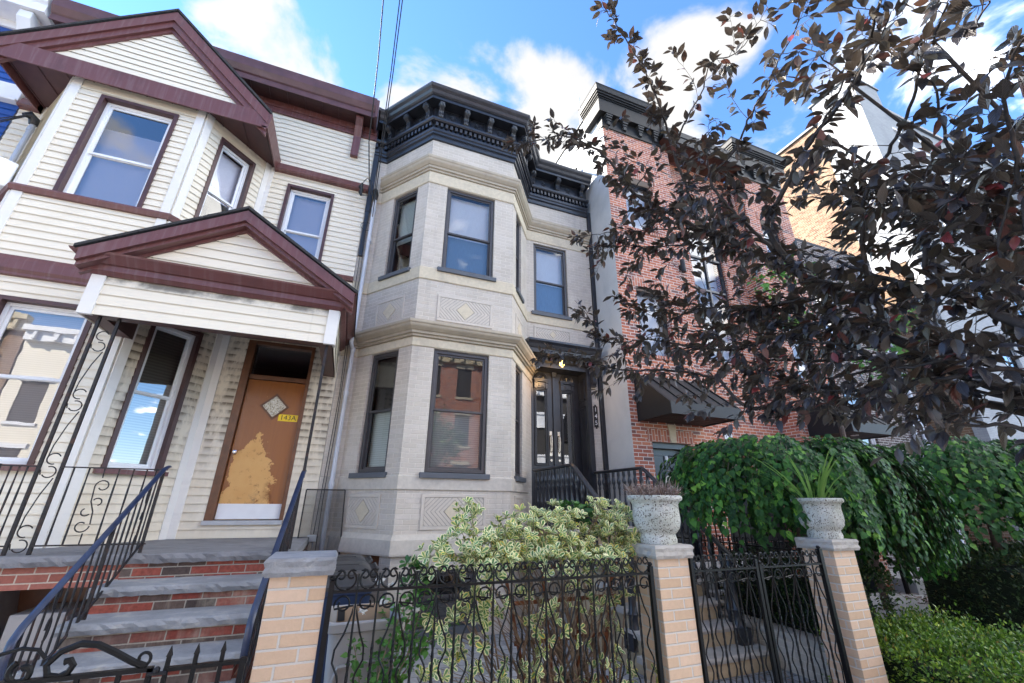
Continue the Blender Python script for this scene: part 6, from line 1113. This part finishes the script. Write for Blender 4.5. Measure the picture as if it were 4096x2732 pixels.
# ------------------------------------------------------------------ purple-leaved plum: limbs as (points, base radius, tip radius, leaf density)
PLUM = [
 ([(2.02,0.595,1.973),(2.043,0.692,2.062),(2.049,0.805,2.167),(2.076,0.863,2.249),(2.086,0.943,2.345),(2.108,0.985,2.442),(2.07,1.071,2.617),(2.021,1.182,2.755),(1.949,1.297,2.902),(1.877,1.388,3.046),(1.809,1.49,3.155),(1.731,1.572,3.28),(1.597,1.666,3.433),(1.495,1.734,3.56),(1.431,1.754,3.69),(1.319,1.772,3.843),(1.196,1.819,3.965),(1.063,1.904,4.051),(0.951,2.028,4.084),(0.827,2.146,4.117)], 0.026, 0.003, 1.25),
 ([(1.876,1.388,3.045),(1.699,1.463,3.234),(1.638,1.429,3.369),(1.523,1.373,3.552),(1.403,1.298,3.729),(1.275,1.239,3.877),(1.174,1.206,3.981),(1.047,1.172,4.089),(0.957,1.154,4.164)], 0.011, 0.002, 0.9),
 ([(1.929,1.128,2.706),(1.554,1.202,3.175),(1.563,1.089,3.268),(1.568,1.009,3.334),(1.562,0.921,3.408),(1.575,0.819,3.464),(1.57,0.827,3.482),(1.562,0.717,3.552),(1.55,0.64,3.606),(1.52,0.585,3.663)], 0.01, 0.002, 0.9),
 ([(1.531,1.38,3.562),(1.528,1.282,3.685),(1.554,1.142,3.799),(1.547,1.051,3.899),(1.639,0.977,3.916),(1.674,0.903,3.97),(1.695,0.827,4.031)], 0.006, 0.0015, 0.9),
 ([(1.595,1.413,3.395),(1.707,1.333,3.419),(1.661,1.277,3.567),(1.657,1.25,3.649),(1.698,1.235,3.685)], 0.005, 0.0015, 0.8),
 ([(1.885,1.102,2.682),(1.721,1.09,2.891),(1.682,0.97,2.983),(1.644,0.839,3.064),(1.622,0.733,3.097),(1.601,0.646,3.114),(1.57,0.563,3.134),(1.516,0.47,3.177),(1.463,0.405,3.203),(1.414,0.354,3.218)], 0.014, 0.005, 0.95),
 ([(1.957,0.885,2.303),(1.845,0.832,2.553),(1.741,0.726,2.756),(1.691,0.616,2.837),(1.653,0.539,2.873),(1.602,0.457,2.92),(1.546,0.398,2.958),(1.493,0.325,2.992),(1.451,0.281,3.002),(1.408,0.242,3.009)], 0.012, 0.003, 1),
 ([(1.839,0.644,2.37),(1.785,0.63,2.485),(1.727,0.47,2.674),(1.678,0.437,2.749),(1.633,0.419,2.806),(1.583,0.396,2.867),(1.548,0.375,2.903)], 0.01, 0.003, 0.9),
 ([(1.718,0.421,2.201),(1.609,0.339,2.468),(1.528,0.287,2.595),(1.489,0.273,2.626),(1.446,0.248,2.661),(1.406,0.218,2.693),(1.375,0.181,2.71),(1.356,0.148,2.708)], 0.008, 0.003, 0.8),
 ([(1.591,0.719,3.07),(1.58,0.587,3.185),(1.513,0.592,3.289),(1.471,0.615,3.358),(1.451,0.672,3.392)], 0.005, 0.0015, 0.8),
 ([(1.504,0.539,3.073),(1.48,0.415,3.138),(1.468,0.376,3.161),(1.448,0.341,3.189)], 0.005, 0.0015, 0.8),
 ([(1.447,0.315,2.951),(1.434,0.244,2.895),(1.384,0.2,2.875),(1.331,0.174,2.855)], 0.005, 0.0015, 0.8),
 ([(1.894,0.499,2.143),(1.908,0.588,2.289),(1.923,0.68,2.393),(1.927,0.792,2.489),(1.938,0.878,2.579),(1.918,0.976,2.704),(1.886,1.109,2.8)], 0.018, 0.004, 1.1),
 ([(2.033,0.798,2.163),(2.064,0.889,2.222),(2.052,1.064,2.272),(2.05,1.208,2.306),(2.008,1.389,2.361),(1.967,1.559,2.396),(1.945,1.691,2.429)], 0.012, 0.003, 1),
 ([(2.022,0.607,1.934),(2.081,0.709,1.992),(2.114,0.867,2.056),(2.146,1.024,2.074),(2.132,1.249,2.095),(1.993,1.6,2.156),(1.961,1.727,2.334),(1.912,1.89,2.418),(1.844,2.065,2.484),(1.755,2.253,2.52),(1.64,2.432,2.593),(1.554,2.568,2.687),(1.387,2.753,2.742),(1.323,2.893,2.747)], 0.016, 0.002, 1.25),
 ([(2.022,0.945,2.41),(1.951,1.157,2.457),(1.853,1.416,2.421),(1.752,1.602,2.454),(1.672,1.727,2.521),(1.576,1.856,2.581),(1.505,1.975,2.594),(1.42,2.085,2.631),(1.383,2.116,2.75),(1.334,2.152,2.863)], 0.01, 0.002, 1.4),
 ([(1.955,1.172,2.604),(1.928,1.343,2.629),(1.844,1.536,2.7),(1.789,1.693,2.742),(1.712,1.85,2.797),(1.654,1.987,2.835),(1.64,2.07,2.893)], 0.007, 0.0015, 1.7),
 ([(1.917,1.338,2.994),(1.845,1.442,3.133),(1.737,1.599,3.241),(1.611,1.774,3.321),(1.498,1.93,3.385),(1.388,2.084,3.428),(1.342,2.186,3.471)], 0.006, 0.0015, 1.3),
 ([(1.917,1.338,2.994),(1.808,1.523,3.104),(1.737,1.676,3.173),(1.646,1.834,3.239),(1.533,1.991,3.309),(1.442,2.143,3.344)], 0.006, 0.0015, 1.25),
 ([(2.118,0.578,2.133),(2.05,0.589,2.233),(1.98,0.586,2.33),(1.911,0.568,2.42),(1.839,0.484,2.541),(1.773,0.421,2.618),(1.716,0.365,2.664),(1.687,0.31,2.656)], 0.012, 0.003, 1.1),
 ([(1.909,0.541,2.023),(1.862,0.601,2.068),(1.819,0.672,2.063),(1.771,0.752,2.038),(1.741,0.81,1.953),(1.707,0.811,2.021),(1.678,0.789,2.097)], 0.01, 0.003, 1),
 ([(2.076,0.495,2.359),(2.078,0.576,2.432),(2.069,0.643,2.529),(2.044,0.708,2.651),(2.013,0.695,2.816),(1.991,0.765,2.901),(1.928,0.876,3.011)], 0.01, 0.003, 1.15),
 ([(1.806,0.398,2.374),(1.785,0.413,2.486),(1.75,0.468,2.59),(1.72,0.526,2.67),(1.697,0.607,2.716),(1.708,0.686,2.702)], 0.009, 0.003, 1.2),
 ([(1.917,0.595,1.858),(1.889,0.66,1.91),(1.867,0.72,1.908),(1.841,0.774,1.939),(1.819,0.814,1.975)], 0.008, 0.002, 1.15),
 ([(2.022,0.945,2.41),(2.034,1.108,2.391),(2.03,1.19,2.514),(1.955,1.364,2.643)], 0.007, 0.002, 1.1),
 ([(2.002,0.832,2.229),(2.016,1.028,2.197),(2.012,1.207,2.211),(2.001,1.379,2.217),(1.991,1.537,2.223)], 0.008, 0.002, 1.15),
 ([(1.927,0.792,2.489),(1.976,0.987,2.476),(1.981,1.224,2.473),(1.953,1.412,2.577)], 0.007, 0.002, 1.15),
 ([(2.026,1.049,2.597),(2.012,1.252,2.603),(1.989,1.441,2.613),(1.941,1.647,2.615),(1.886,1.811,2.67)], 0.007, 0.002, 1.1),
 ([(1.878,0.636,2.031),(1.827,0.676,2.188),(1.798,0.675,2.281),(1.813,0.568,2.342)], 0.007, 0.002, 1.1),
 ([(2.021,0.6,1.956),(2.014,0.724,2.041),(1.994,0.86,2.117),(1.968,1.025,2.108),(1.931,1.171,2.138),(1.875,1.344,2.124)], 0.007, 0.002, 1.15),
 ([(1.943,0.718,2.154),(1.944,0.893,2.162),(1.914,1.025,2.302),(1.867,1.203,2.371),(1.814,1.349,2.463),(1.846,1.461,2.395)], 0.007, 0.002, 1.15),
 ([(1.89,0.669,2.381),(1.909,0.79,2.375),(1.893,0.88,2.48),(1.85,1.0,2.589),(1.82,1.141,2.625)], 0.006, 0.002, 1.15),
 ([(1.989,0.582,2.688),(1.929,0.61,2.881),(1.923,0.719,2.928),(1.867,0.817,3.041),(1.855,0.931,3.076)], 0.006, 0.002, 1.1),
 ([(1.561,1.362,3.29),(1.645,1.232,3.22),(1.707,1.123,3.142),(1.762,1.076,3.013)], 0.006, 0.002, 1.1),
 ([(1.465,1.7,3.523),(1.511,1.593,3.636),(1.403,1.644,3.728),(1.383,1.637,3.8)], 0.005, 0.0015, 0.9),
 ([(1.924,0.496,2.382),(1.891,0.483,2.556),(1.875,0.476,2.667),(1.898,0.541,2.663),(1.913,0.646,2.645)], 0.006, 0.002, 1.1),
 ([(1.727,0.438,2.156),(1.702,0.445,2.232),(1.661,0.439,2.348),(1.631,0.382,2.448),(1.608,0.334,2.514)], 0.007, 0.002, 1)]
T = thing('plum_tree', 'purple-leaved plum tree whose dark branches reach in from the right', 'tree', (2.9, .3, 0))
FORK = Vector((2.75, .30, 1.75)); b = MB(); b.tube([(2.93, .28, -.05), (2.9, .29, .25), (2.86, .30, .9), (2.80, .30, 1.4), FORK, FORK+Vector((-.25, .05, .35))], [.15, .11, .095, .09, .08, .05], 12); b.build('trunk', 'bark', T, smooth=60)
def resample(P, step):
    P = [Vector(p) for p in P]; Q_ = []
    # smooth (Catmull-Rom) then even steps
    E_ = [P[0]*2-P[1]]+P+[P[-1]*2-P[-2]]
    for i in range(1, len(E_)-2):
        p0, p1, p2, p3 = E_[i-1:i+3]
        for k in range(8): t = k/8; Q_.append(.5*((2*p1)+(p2-p0)*t+(2*p0-5*p1+4*p2-p3)*t*t+(3*p1-p0-3*p2+p3)*t**3))
    Q_.append(P[-1]); out_ = [Q_[0]]; acc_ = 0
    for a, c in zip(Q_, Q_[1:]):
        l = (c-a).length; d = step-acc_
        while d <= l: out_.append(a.lerp(c, d/max(l, 1e-9))); d += step
        acc_ = l-(d-step)
    return out_
rt = random.Random(21); lp, ld_, ln_, ls_, lc_ = [], [], [], [], []; bm_ = MB(); tw = MB()
def add_leaf(p, d, s):
    d = Vector(d).normalized(); n_ = Vector((rt.gauss(0, .34), rt.gauss(-.05, .34), 1)); lp.append(tuple(p)); ld_.append(tuple(d)); ln_.append(tuple(n_)); ls_.append(s); lc_.append(rt.uniform(.4, 1.7))
def leafy_twig(p, d, l, nl, size, r=.0016):
    q = [Vector(p)]; d = Vector(d).normalized(); k_ = max(3, int(l/.03))
    for j in range(k_): d = (d+Vector((rt.gauss(0, .12), rt.gauss(0, .12), rt.gauss(.0, .10)))).normalized(); q.append(q[-1]+d*l/k_)
    tw.tube(q, [r*(1-.6*j/k_) for j in range(k_+1)], 4, caps=False)
    for j in range(nl):
        t = 1-(rt.random()**1.6)*.85; f = t*k_; i = min(int(f), k_-1); pp = q[i].lerp(q[i+1], f-i); a = rt.uniform(0, 6.28); o_ = d.orthogonal().normalized(); o2 = d.cross(o_)
        e = o_*math.cos(a)+o2*math.sin(a); dd = d*rt.uniform(.2, .9)+e*rt.uniform(.3, .9)+Vector((-.12, 0, -rt.uniform(0, .55))); st = dd.normalized()*rt.uniform(.008, .02); tw.tube([pp, pp+st], .0009, 3, caps=False); add_leaf(pp+st, dd, size*rt.uniform(.62, 1.12))
for P, r0, r1, den in PLUM:
    Q_ = resample(P, .03); m = len(Q_)
    if (Vector(P[0])-FORK).length < 1.9 and P[0][0] > 1.4 and P[0][1] < .75:
        a = Vector(P[0]); bm_.tube([FORK-Vector((0, 0, .15)), FORK.lerp(a, .45)+Vector((0, 0, .05)), a], [max(r0*1.6, .02), r0*1.3, r0], 8)
    wob = [Vector((rt.gauss(0, .003), rt.gauss(0, .003), rt.gauss(0, .003))) for _ in Q_]; bm_.tube([q+w_ for q, w_ in zip(Q_, wob)], [r0+(r1-r0)*i/(m-1) for i in range(m)], 7)
    for i, p in enumerate(Q_):
        t = i/(m-1); rad = r0+(r1-r0)*t; tg = (Q_[min(i+1, m-1)]-Q_[max(i-1, 0)]).normalized()
        thick = rad > .013; size = .064 if t < .85 else .056
        for rep in range(1+(rt.random() < den-1)):
            if rt.random() > (.40 if thick else (.70 if t < .45 else .95))*min(den, 1.2): continue
            a = rt.uniform(0, 6.28); o_ = tg.orthogonal().normalized(); o2 = tg.cross(o_); e = o_*math.cos(a)+o2*math.sin(a)
            long_ = rt.random() < (.24*min(den, 1.2) if t < .75 else .08)
            leafy_twig(p, tg*rt.uniform(.2, .8)+e, rt.uniform(.14, .34) if long_ else rt.uniform(.02, .07), rt.randint(12, 20) if long_ else rt.randint(4, 8), size)
    leafy_twig(Q_[-1], Q_[-1]-Q_[-3], .06, 6, .065)
bm_.build('branch', 'bark_dark', T, smooth=60); tw.build('twig', 'bark_dark', T, kind=None)
leaves('crown', 'oval', lp, ld_, ln_, ls_, 'plum_leaf', T, curl=np.array(lc_))
print('PLUM LEAVES', len(lp))

# ------------------------------------------------------------------ weeping trees: an umbrella of shingled, hanging leaves
def weeping(c, R, top, fringe, n, size, label, trunk, mat='vine_leaf', seed=3, lobes=7):
    rs = np.random.RandomState(seed); T = thing('weeping_tree', label, 'tree', (trunk[0], trunk[1], 0)); b = MB(); tx, ty = trunk; b.tube([(tx, ty, -.02), (tx+.03, ty, .5), (tx-.02, ty+.02, 1.1), (c[0], c[1], top-.45), (c[0], c[1], top-.2)], [.07, .055, .05, .045, .02], 10); b.build('trunk', 'bark', T, smooth=60); b = MB(); P, D_, Nn_, S_ = [], [], [], []
    ns = n//13
    for k in range(ns):   # each hanging shoot: arches out from the crown and falls
        a = rs.uniform(0, 2*math.pi) if rs.uniform() < .66 else rs.normal(-.55, .6); rr = math.sqrt(rs.uniform(.02, 1)); lob = 1+.10*math.sin(lobes*a+seed)+.06*math.sin(2.3*lobes*a); shell = rs.choice([1.0, .93, .82, .68], p=[.5, .25, .15, .10])
        ca, sa = math.cos(a), math.sin(a); fz = fringe(ca, sa)+rs.uniform(-.12, .22)
        pts_ = []; s0 = rs.uniform(0, 1)**.7*.82; s1 = min(1.0, s0+rs.uniform(.22, .45))
        for j in range(7):
            s = s0+(s1-s0)*j/6; rad = math.sin(min(s*1.25, 1)*math.pi/2)**.8*shell*lob; zz = top*(1) - (top-fz)*(s**2.1) - (1-shell)*.35
            zz += .05*math.sin(a*5+s*6)+rs.normal(0, .012); pts_.append(Vector((c[0]+R[0]*rad*ca+rs.normal(0, .012), c[1]+R[1]*rad*sa+rs.normal(0, .012), zz)))
        b.tube(pts_, [.0022-.0015*j/6 for j in range(7)], 3, caps=False)
        for j in range(14):
            t = rs.uniform(0, 6); i = min(int(t), 5); p = pts_[i].lerp(pts_[i+1], t-i); tg = (pts_[i+1]-pts_[i]).normalized(); out_ = Vector((ca, sa, .35)); side = tg.cross(out_).normalized()*(1 if j % 2 else -1)
            d = tg*.55+side*rs.uniform(.15, .75)+out_*.30+Vector((0, 0, -.30)); P.append(tuple(p)); D_.append(tuple(d)); Nn_.append(tuple(out_+Vector((rs.normal(0, .25), rs.normal(0, .25)-.15, rs.normal(.30, .25))))); S_.append(size*rs.uniform(.6, 1.15))
    b.build('shoot', 'bark', T); leaves('crown', 'heart', P, D_, Nn_, S_, mat, T, curl=rs.uniform(.4, 1.6, len(P))); return T
weeping((5.27, 3.75), (1.78, .95), 2.40, lambda ca, sa: 1.50-.46*max(0, ca)-.16*max(0, -sa), 23000, .074, 'dense green weeping tree right behind the urn of grass, its leaves hanging over the pillar', (5.3, 3.9), seed=3)
weeping((9.7, 3.85), (2.15, 1.05), 2.66, lambda ca, sa: 1.25, 15000, .086, 'second green weeping tree, further back at the right edge above the dark hedge', (9.75, 3.95), seed=8)
T = thing('young_tree', 'slender tree with bright green leaves, glimpsed through the plum branches', 'tree', (8.9, 5.3, 0)); b = MB(); P, D_, Nn_, S_ = [], [], [], []
b.tube([(8.9, 5.3, 0), (8.95, 5.3, 2.2), (9.0, 5.25, 4.2), (9.0, 5.2, 6.2)], [.06, .05, .035, .012], 8)
for cx, cy, cz_, r in ((7.6, 5.2, 6.0, .35), (8.3, 5.1, 6.4, .3), (9.9, 5.0, 4.6, .4), (10.4, 4.9, 4.2, .45), (10.8, 4.8, 4.9, .35), (8.2, 5.1, 5.3, .3), (9.2, 5.2, 6.5, .3), (11.2, 4.6, 5.6, .35)):
    b.tube([(9.0, 5.25, cz_-.8), ((cx+9)/2, 5.2, cz_-.3), (cx, cy, cz_)], [.02, .012, .006], 6)
    for k in range(46): e = rnd_unit(1)[0]; p = np.array((cx, cy, cz_))+e*r*RS.uniform(.2, 1); P.append(p); D_.append(e+[0, 0, -.4]); Nn_.append(rnd_unit(1)[0]*.5+[0, -.3, 1]); S_.append(RS.uniform(.10, .16))
b.build('trunk', 'bark', T, smooth=60); leaves('crown', 'heart', P, D_, Nn_, S_, 'fresh_leaf', T)

# ------------------------------------------------------------------ clipped hedges
def hedge(x0, x1, y0, y1, z1, n, size, mat, label, seed, skew=0.0, rag=.05):
    rs = np.random.RandomState(seed); T = thing('box_hedge', label, 'hedge', ((x0+x1)/2, (y0+y1)/2, 0)); i = .10; b = MB(); R = []
    i = .13; core = MB(); core.hexa([(x0+i, y0+i, 0), (x1-i, y0+i, 0), (x1-i, y1, 0), (x0+i, y1, 0), (x0+i*1.6, y0+i*1.6, z1-i*1.3), (x1-i*1.6, y0+i*1.6, z1-i*1.3), (x1-i*1.6, y1, z1-i*1.3), (x0+i*1.6, y1, z1-i*1.3)]); core.build('dark_core', 'hedge_core', T)  # solid dark box added to block the view through the leaves
    ax, ay, az = (y1-y0)*z1, (x1-x0)*z1, (x1-x0)*(y1-y0); tot = ax+ay+az*1.4; P, D_ = [], []
    for k in range(n):
        u = rs.uniform(0, tot); a, c = rs.uniform(0, 1), rs.uniform(0, 1)
        if u >= tot: continue
        if u < ax: p, o = (x0, y0+a*(y1-y0), c*z1), (-1, 0, .3)
        elif u < ax+ay: p, o = (x0+a*(x1-x0), y0, c*z1), (0, -1, .3)
        else: p, o = (x0+a*(x1-x0), y0+c*(y1-y0), z1), (0, 0, 1)
        p = np.array(p); o = np.array(o); lump = .045*math.sin(p[0]*9+p[1]*5)+.04*math.sin(p[1]*11-p[2]*8+p[0]*3)+.03*math.sin(p[0]*23+p[2]*17)+.03*math.sin(p[1]*27+p[0]*13)
        dep = -abs(rs.normal(0, .05))+lump+(rs.uniform(0, rag) if rs.uniform() < .25 else 0)+(rs.uniform(.05, .16) if rs.uniform() < .035 else 0); p = p+o*dep; P.append(p); D_.append(o*.8+rs.normal(0, .6, 3)+[0, 0, .25])
    n_ = len(P); leaves('foliage', 'oval', P, D_, rs.normal(0, .7, (n_, 3))+[0, 0, 1], size*rs.uniform(.6, 1.25, n_), mat, T); return T
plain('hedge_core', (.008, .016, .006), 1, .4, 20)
hedge(4.62, 6.15, 1.15, 3.40, .53, 26000, .034, 'box_leaf', 'sunny green box hedge in the bottom right corner in front of the concrete path', 4, rag=.10)
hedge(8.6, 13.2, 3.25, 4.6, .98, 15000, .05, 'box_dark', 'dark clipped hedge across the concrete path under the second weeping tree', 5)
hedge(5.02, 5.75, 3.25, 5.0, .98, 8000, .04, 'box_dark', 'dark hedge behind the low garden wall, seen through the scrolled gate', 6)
n = 90; tag(leaves('fallen_leaves', 'heart', np.stack([RS.uniform(3.0, 4.6, n), 3.95-np.abs(RS.normal(0, .30, n)), RS.uniform(.003, .015, n)], 1), rnd_unit(n)*[1, 1, .15], rnd_unit(n)*.2+[0, 0, 1], RS.uniform(.025, .05, n), 'dead_stem', None), 'scattered dry leaves on the paving below the stone steps', 'leaves', kind='stuff')
T = thing('leaf_litter', 'dry leaves and litter on the soil strip beside the concrete path', 'litter', (8.9, 4, 0)); n = 260; t = RS.uniform(0, 1, n); tag(leaves('litter', 'heart', np.stack([8.45+t*2.3+RS.normal(0, .12, n), 3.0+t*3.0+RS.normal(0, .15, n), RS.uniform(.005, .03, n)], 1), rnd_unit(n)*[1, 1, .2], rnd_unit(n)*.3+[0, 0, 1], RS.uniform(.03, .08, n), 'dead_stem', T), kind='stuff'); T['kind'] = 'stuff'

# ------------------------------------------------------------------ variegated bush on its trellis
T = thing('variegated_bush', 'yellow-edged variegated bush spilling over the iron fence', 'bush', (1.6, 3.35, 0)); r5 = random.Random(9); b = MB(); P, D_, Nn_, S_ = [], [], [], []; GP, GD, GN, GS = [], [], [], []
bases = [Vector((x, y, 0)) for x, y in ((1.35, 3.35), (1.55, 3.4), (1.75, 3.3), (1.95, 3.4), (2.1, 3.35))]
def rosette_leaf(p, d, k, s, green=False):
    d = Vector(d).normalized(); o_ = d.orthogonal().normalized(); o2 = d.cross(o_); a0 = r5.uniform(0, 6.28)
    for j in range(k):
        a = a0+j*2.4+r5.gauss(0, .25); e = o_*math.cos(a)+o2*math.sin(a); up = r5.uniform(.25, 1.1); dd = e+d*up; q = p-d*r5.uniform(0, .03)
        (GP if green else P).append(tuple(q)); (GD if green else D_).append(tuple(dd)); (GN if green else Nn_).append(tuple(d*1.0-e*.35)); (GS if green else S_).append(s*r5.uniform(.65, 1.15))
BL = [(.72, 3.15, 1.30, .22, .13), (.95, 3.15, 1.42, .24, .19), (.88, 3.2, 1.58, .09, .10), (1.20, 3.2, 1.38, .24, .19), (1.38, 3.2, 1.45, .22, .20), (1.60, 3.2, 1.44, .24, .22), (1.72, 3.25, 1.58, .2, .14), (1.88, 3.2, 1.45, .24, .22), (1.98, 3.25, 1.62, .12, .12), (2.12, 3.15, 1.42, .22, .18), (2.32, 3.1, 1.36, .18, .13), (2.22, 3.25, 1.56, .16, .13), (1.05, 3.1, 1.25, .26, .10), (1.55, 3.05, 1.26, .3, .10), (2.0, 3.05, 1.25, .3, .10)]
cnt = 0
for (x, y, z_, rx, rz_) in BL:
    for k in range(int(46*(rx/.24)*(rz_/.18))+8):
        e = Vector((r5.gauss(0, 1), r5.gauss(0, 1), r5.gauss(0, 1))).normalized()*(r5.random()**.35); p = Vector((x+e.x*rx, y+e.y*.20, z_+e.z*rz_)); d = Vector((e.x*.8, e.y*.8-.25, e.z*.5+.75)); g = Vector((1.83, 3.25, 1.62)); green = (p-g).length < .15 and p.z > 1.5
        rosette_leaf(p, d, r5.randint(6, 9), .056, green); cnt += 1
        if k % 10 == 0: s = r5.choice(bases); m_ = s.lerp(p, .55)+Vector((r5.gauss(0, .06), r5.gauss(0, .05), .1)); b.tube([s, s.lerp(m_, .5)+Vector((r5.gauss(0, .03), r5.gauss(0, .03), 0)), m_, p], [.011, .008, .005, .002], 5)
for k in range(70):   # thin lower growth, leaving gaps where the stems show
    x = r5.choice([r5.uniform(.62, 1.05), r5.uniform(1.1, 2.2), r5.uniform(1.3, 2.1)]); z_ = r5.uniform(.38, 1.12) if x > 1.05 else r5.uniform(.62, 1.02); p = Vector((x, r5.uniform(2.96, 3.2), z_)); d = Vector((r5.gauss(0, .5), -.6+r5.gauss(0, .3), r5.gauss(.5, .4)))
    for q in range(r5.randint(1, 3)): rosette_leaf(p+Vector((r5.gauss(0, .05), r5.gauss(0, .04), r5.gauss(0, .05))), d, r5.randint(5, 8), .056)
    s = r5.choice(bases); b.tube([s, s.lerp(p, .5)+Vector((r5.gauss(0, .05), .05, .12)), p], [.006, .004, .0018], 4)
for k in range(11): rosette_leaf(Vector((.52+r5.uniform(-.06, .08), 3.2, 1.20+r5.uniform(-.12, .08))), (r5.gauss(-.2, .4), -.4, .5), 6, .055, True)
b.tube([(1.35, 3.35, .3), (.9, 3.25, .9), (.55, 3.2, 1.18)], [.007, .004, .002], 4)
for k in range(5): rosette_leaf(Vector((2.27+r5.uniform(-.05, .06), 2.92, .62+r5.uniform(-.12, .06))), (.2, -.7, .2), 6, .06)
b.build('stem', 'twig_tan', T); leaves('foliage', 'spoon', P, D_, Nn_, S_, 'variegated_leaf', T); lo_ = [i for i, q in enumerate(GP) if q[0] < 1.0]; hi_ = [i for i, q in enumerate(GP) if q[0] >= 1.0]
for ix, lb in ((hi_, 'plain green shoot at the top of the bush'), (lo_, 'dark green sprig at the left of the bush')): leaves('green_shoot', 'spoon', [GP[i] for i in ix], [GD[i] for i in ix], [GN[i] for i in ix], [GS[i] for i in ix], 'green_leaf', T, label=lb)
T = thing('wooden_trellis', 'orange-brown wooden fan trellis supporting the variegated bush', 'trellis', (1.75, 3.5, 0)); b = MB()
for x0, x1 in ((1.50, 1.18), (1.64, 1.52), (1.80, 1.86), (1.94, 2.22)): b = MB(); b.hexa([(x0-.011, 3.30, 0), (x0+.011, 3.30, 0), (x0+.011, 3.32, 0), (x0-.011, 3.32, 0), (x1-.011, 3.30, 1.36), (x1+.011, 3.30, 1.36), (x1+.011, 3.32, 1.36), (x1-.011, 3.32, 1.36)]); b.build('upright', 'orange_wood', T)
for z_, a, c in ((.14, 1.42, 1.99), (.42, 1.38, 2.06), (.70, 1.3, 2.12), (.95, 1.25, 2.18), (1.18, 1.2, 2.22)): b = MB(); b.box(a, c, 3.284, 3.30, z_, z_+.026); b.build('slat', 'orange_wood', T)
T = thing('timber_planter', 'dark soil bed edged in timber under the variegated bush', 'planter', (1.75, 3.4, 0)); b = MB()
for bx in ((1.2, 2.3, 3.10, 3.14), (1.2, 2.3, 3.70, 3.74), (1.16, 1.2, 3.10, 3.74), (2.3, 2.34, 3.10, 3.74)): b.box(*bx, 0, .14)
b.build('edging', 'old_concrete', T); b = MB(); b.face([(1.2, 3.14, .11), (2.3, 3.14, .11), (2.3, 3.70, .11), (1.2, 3.70, .11)]); b.build('soil', 'soil', T)
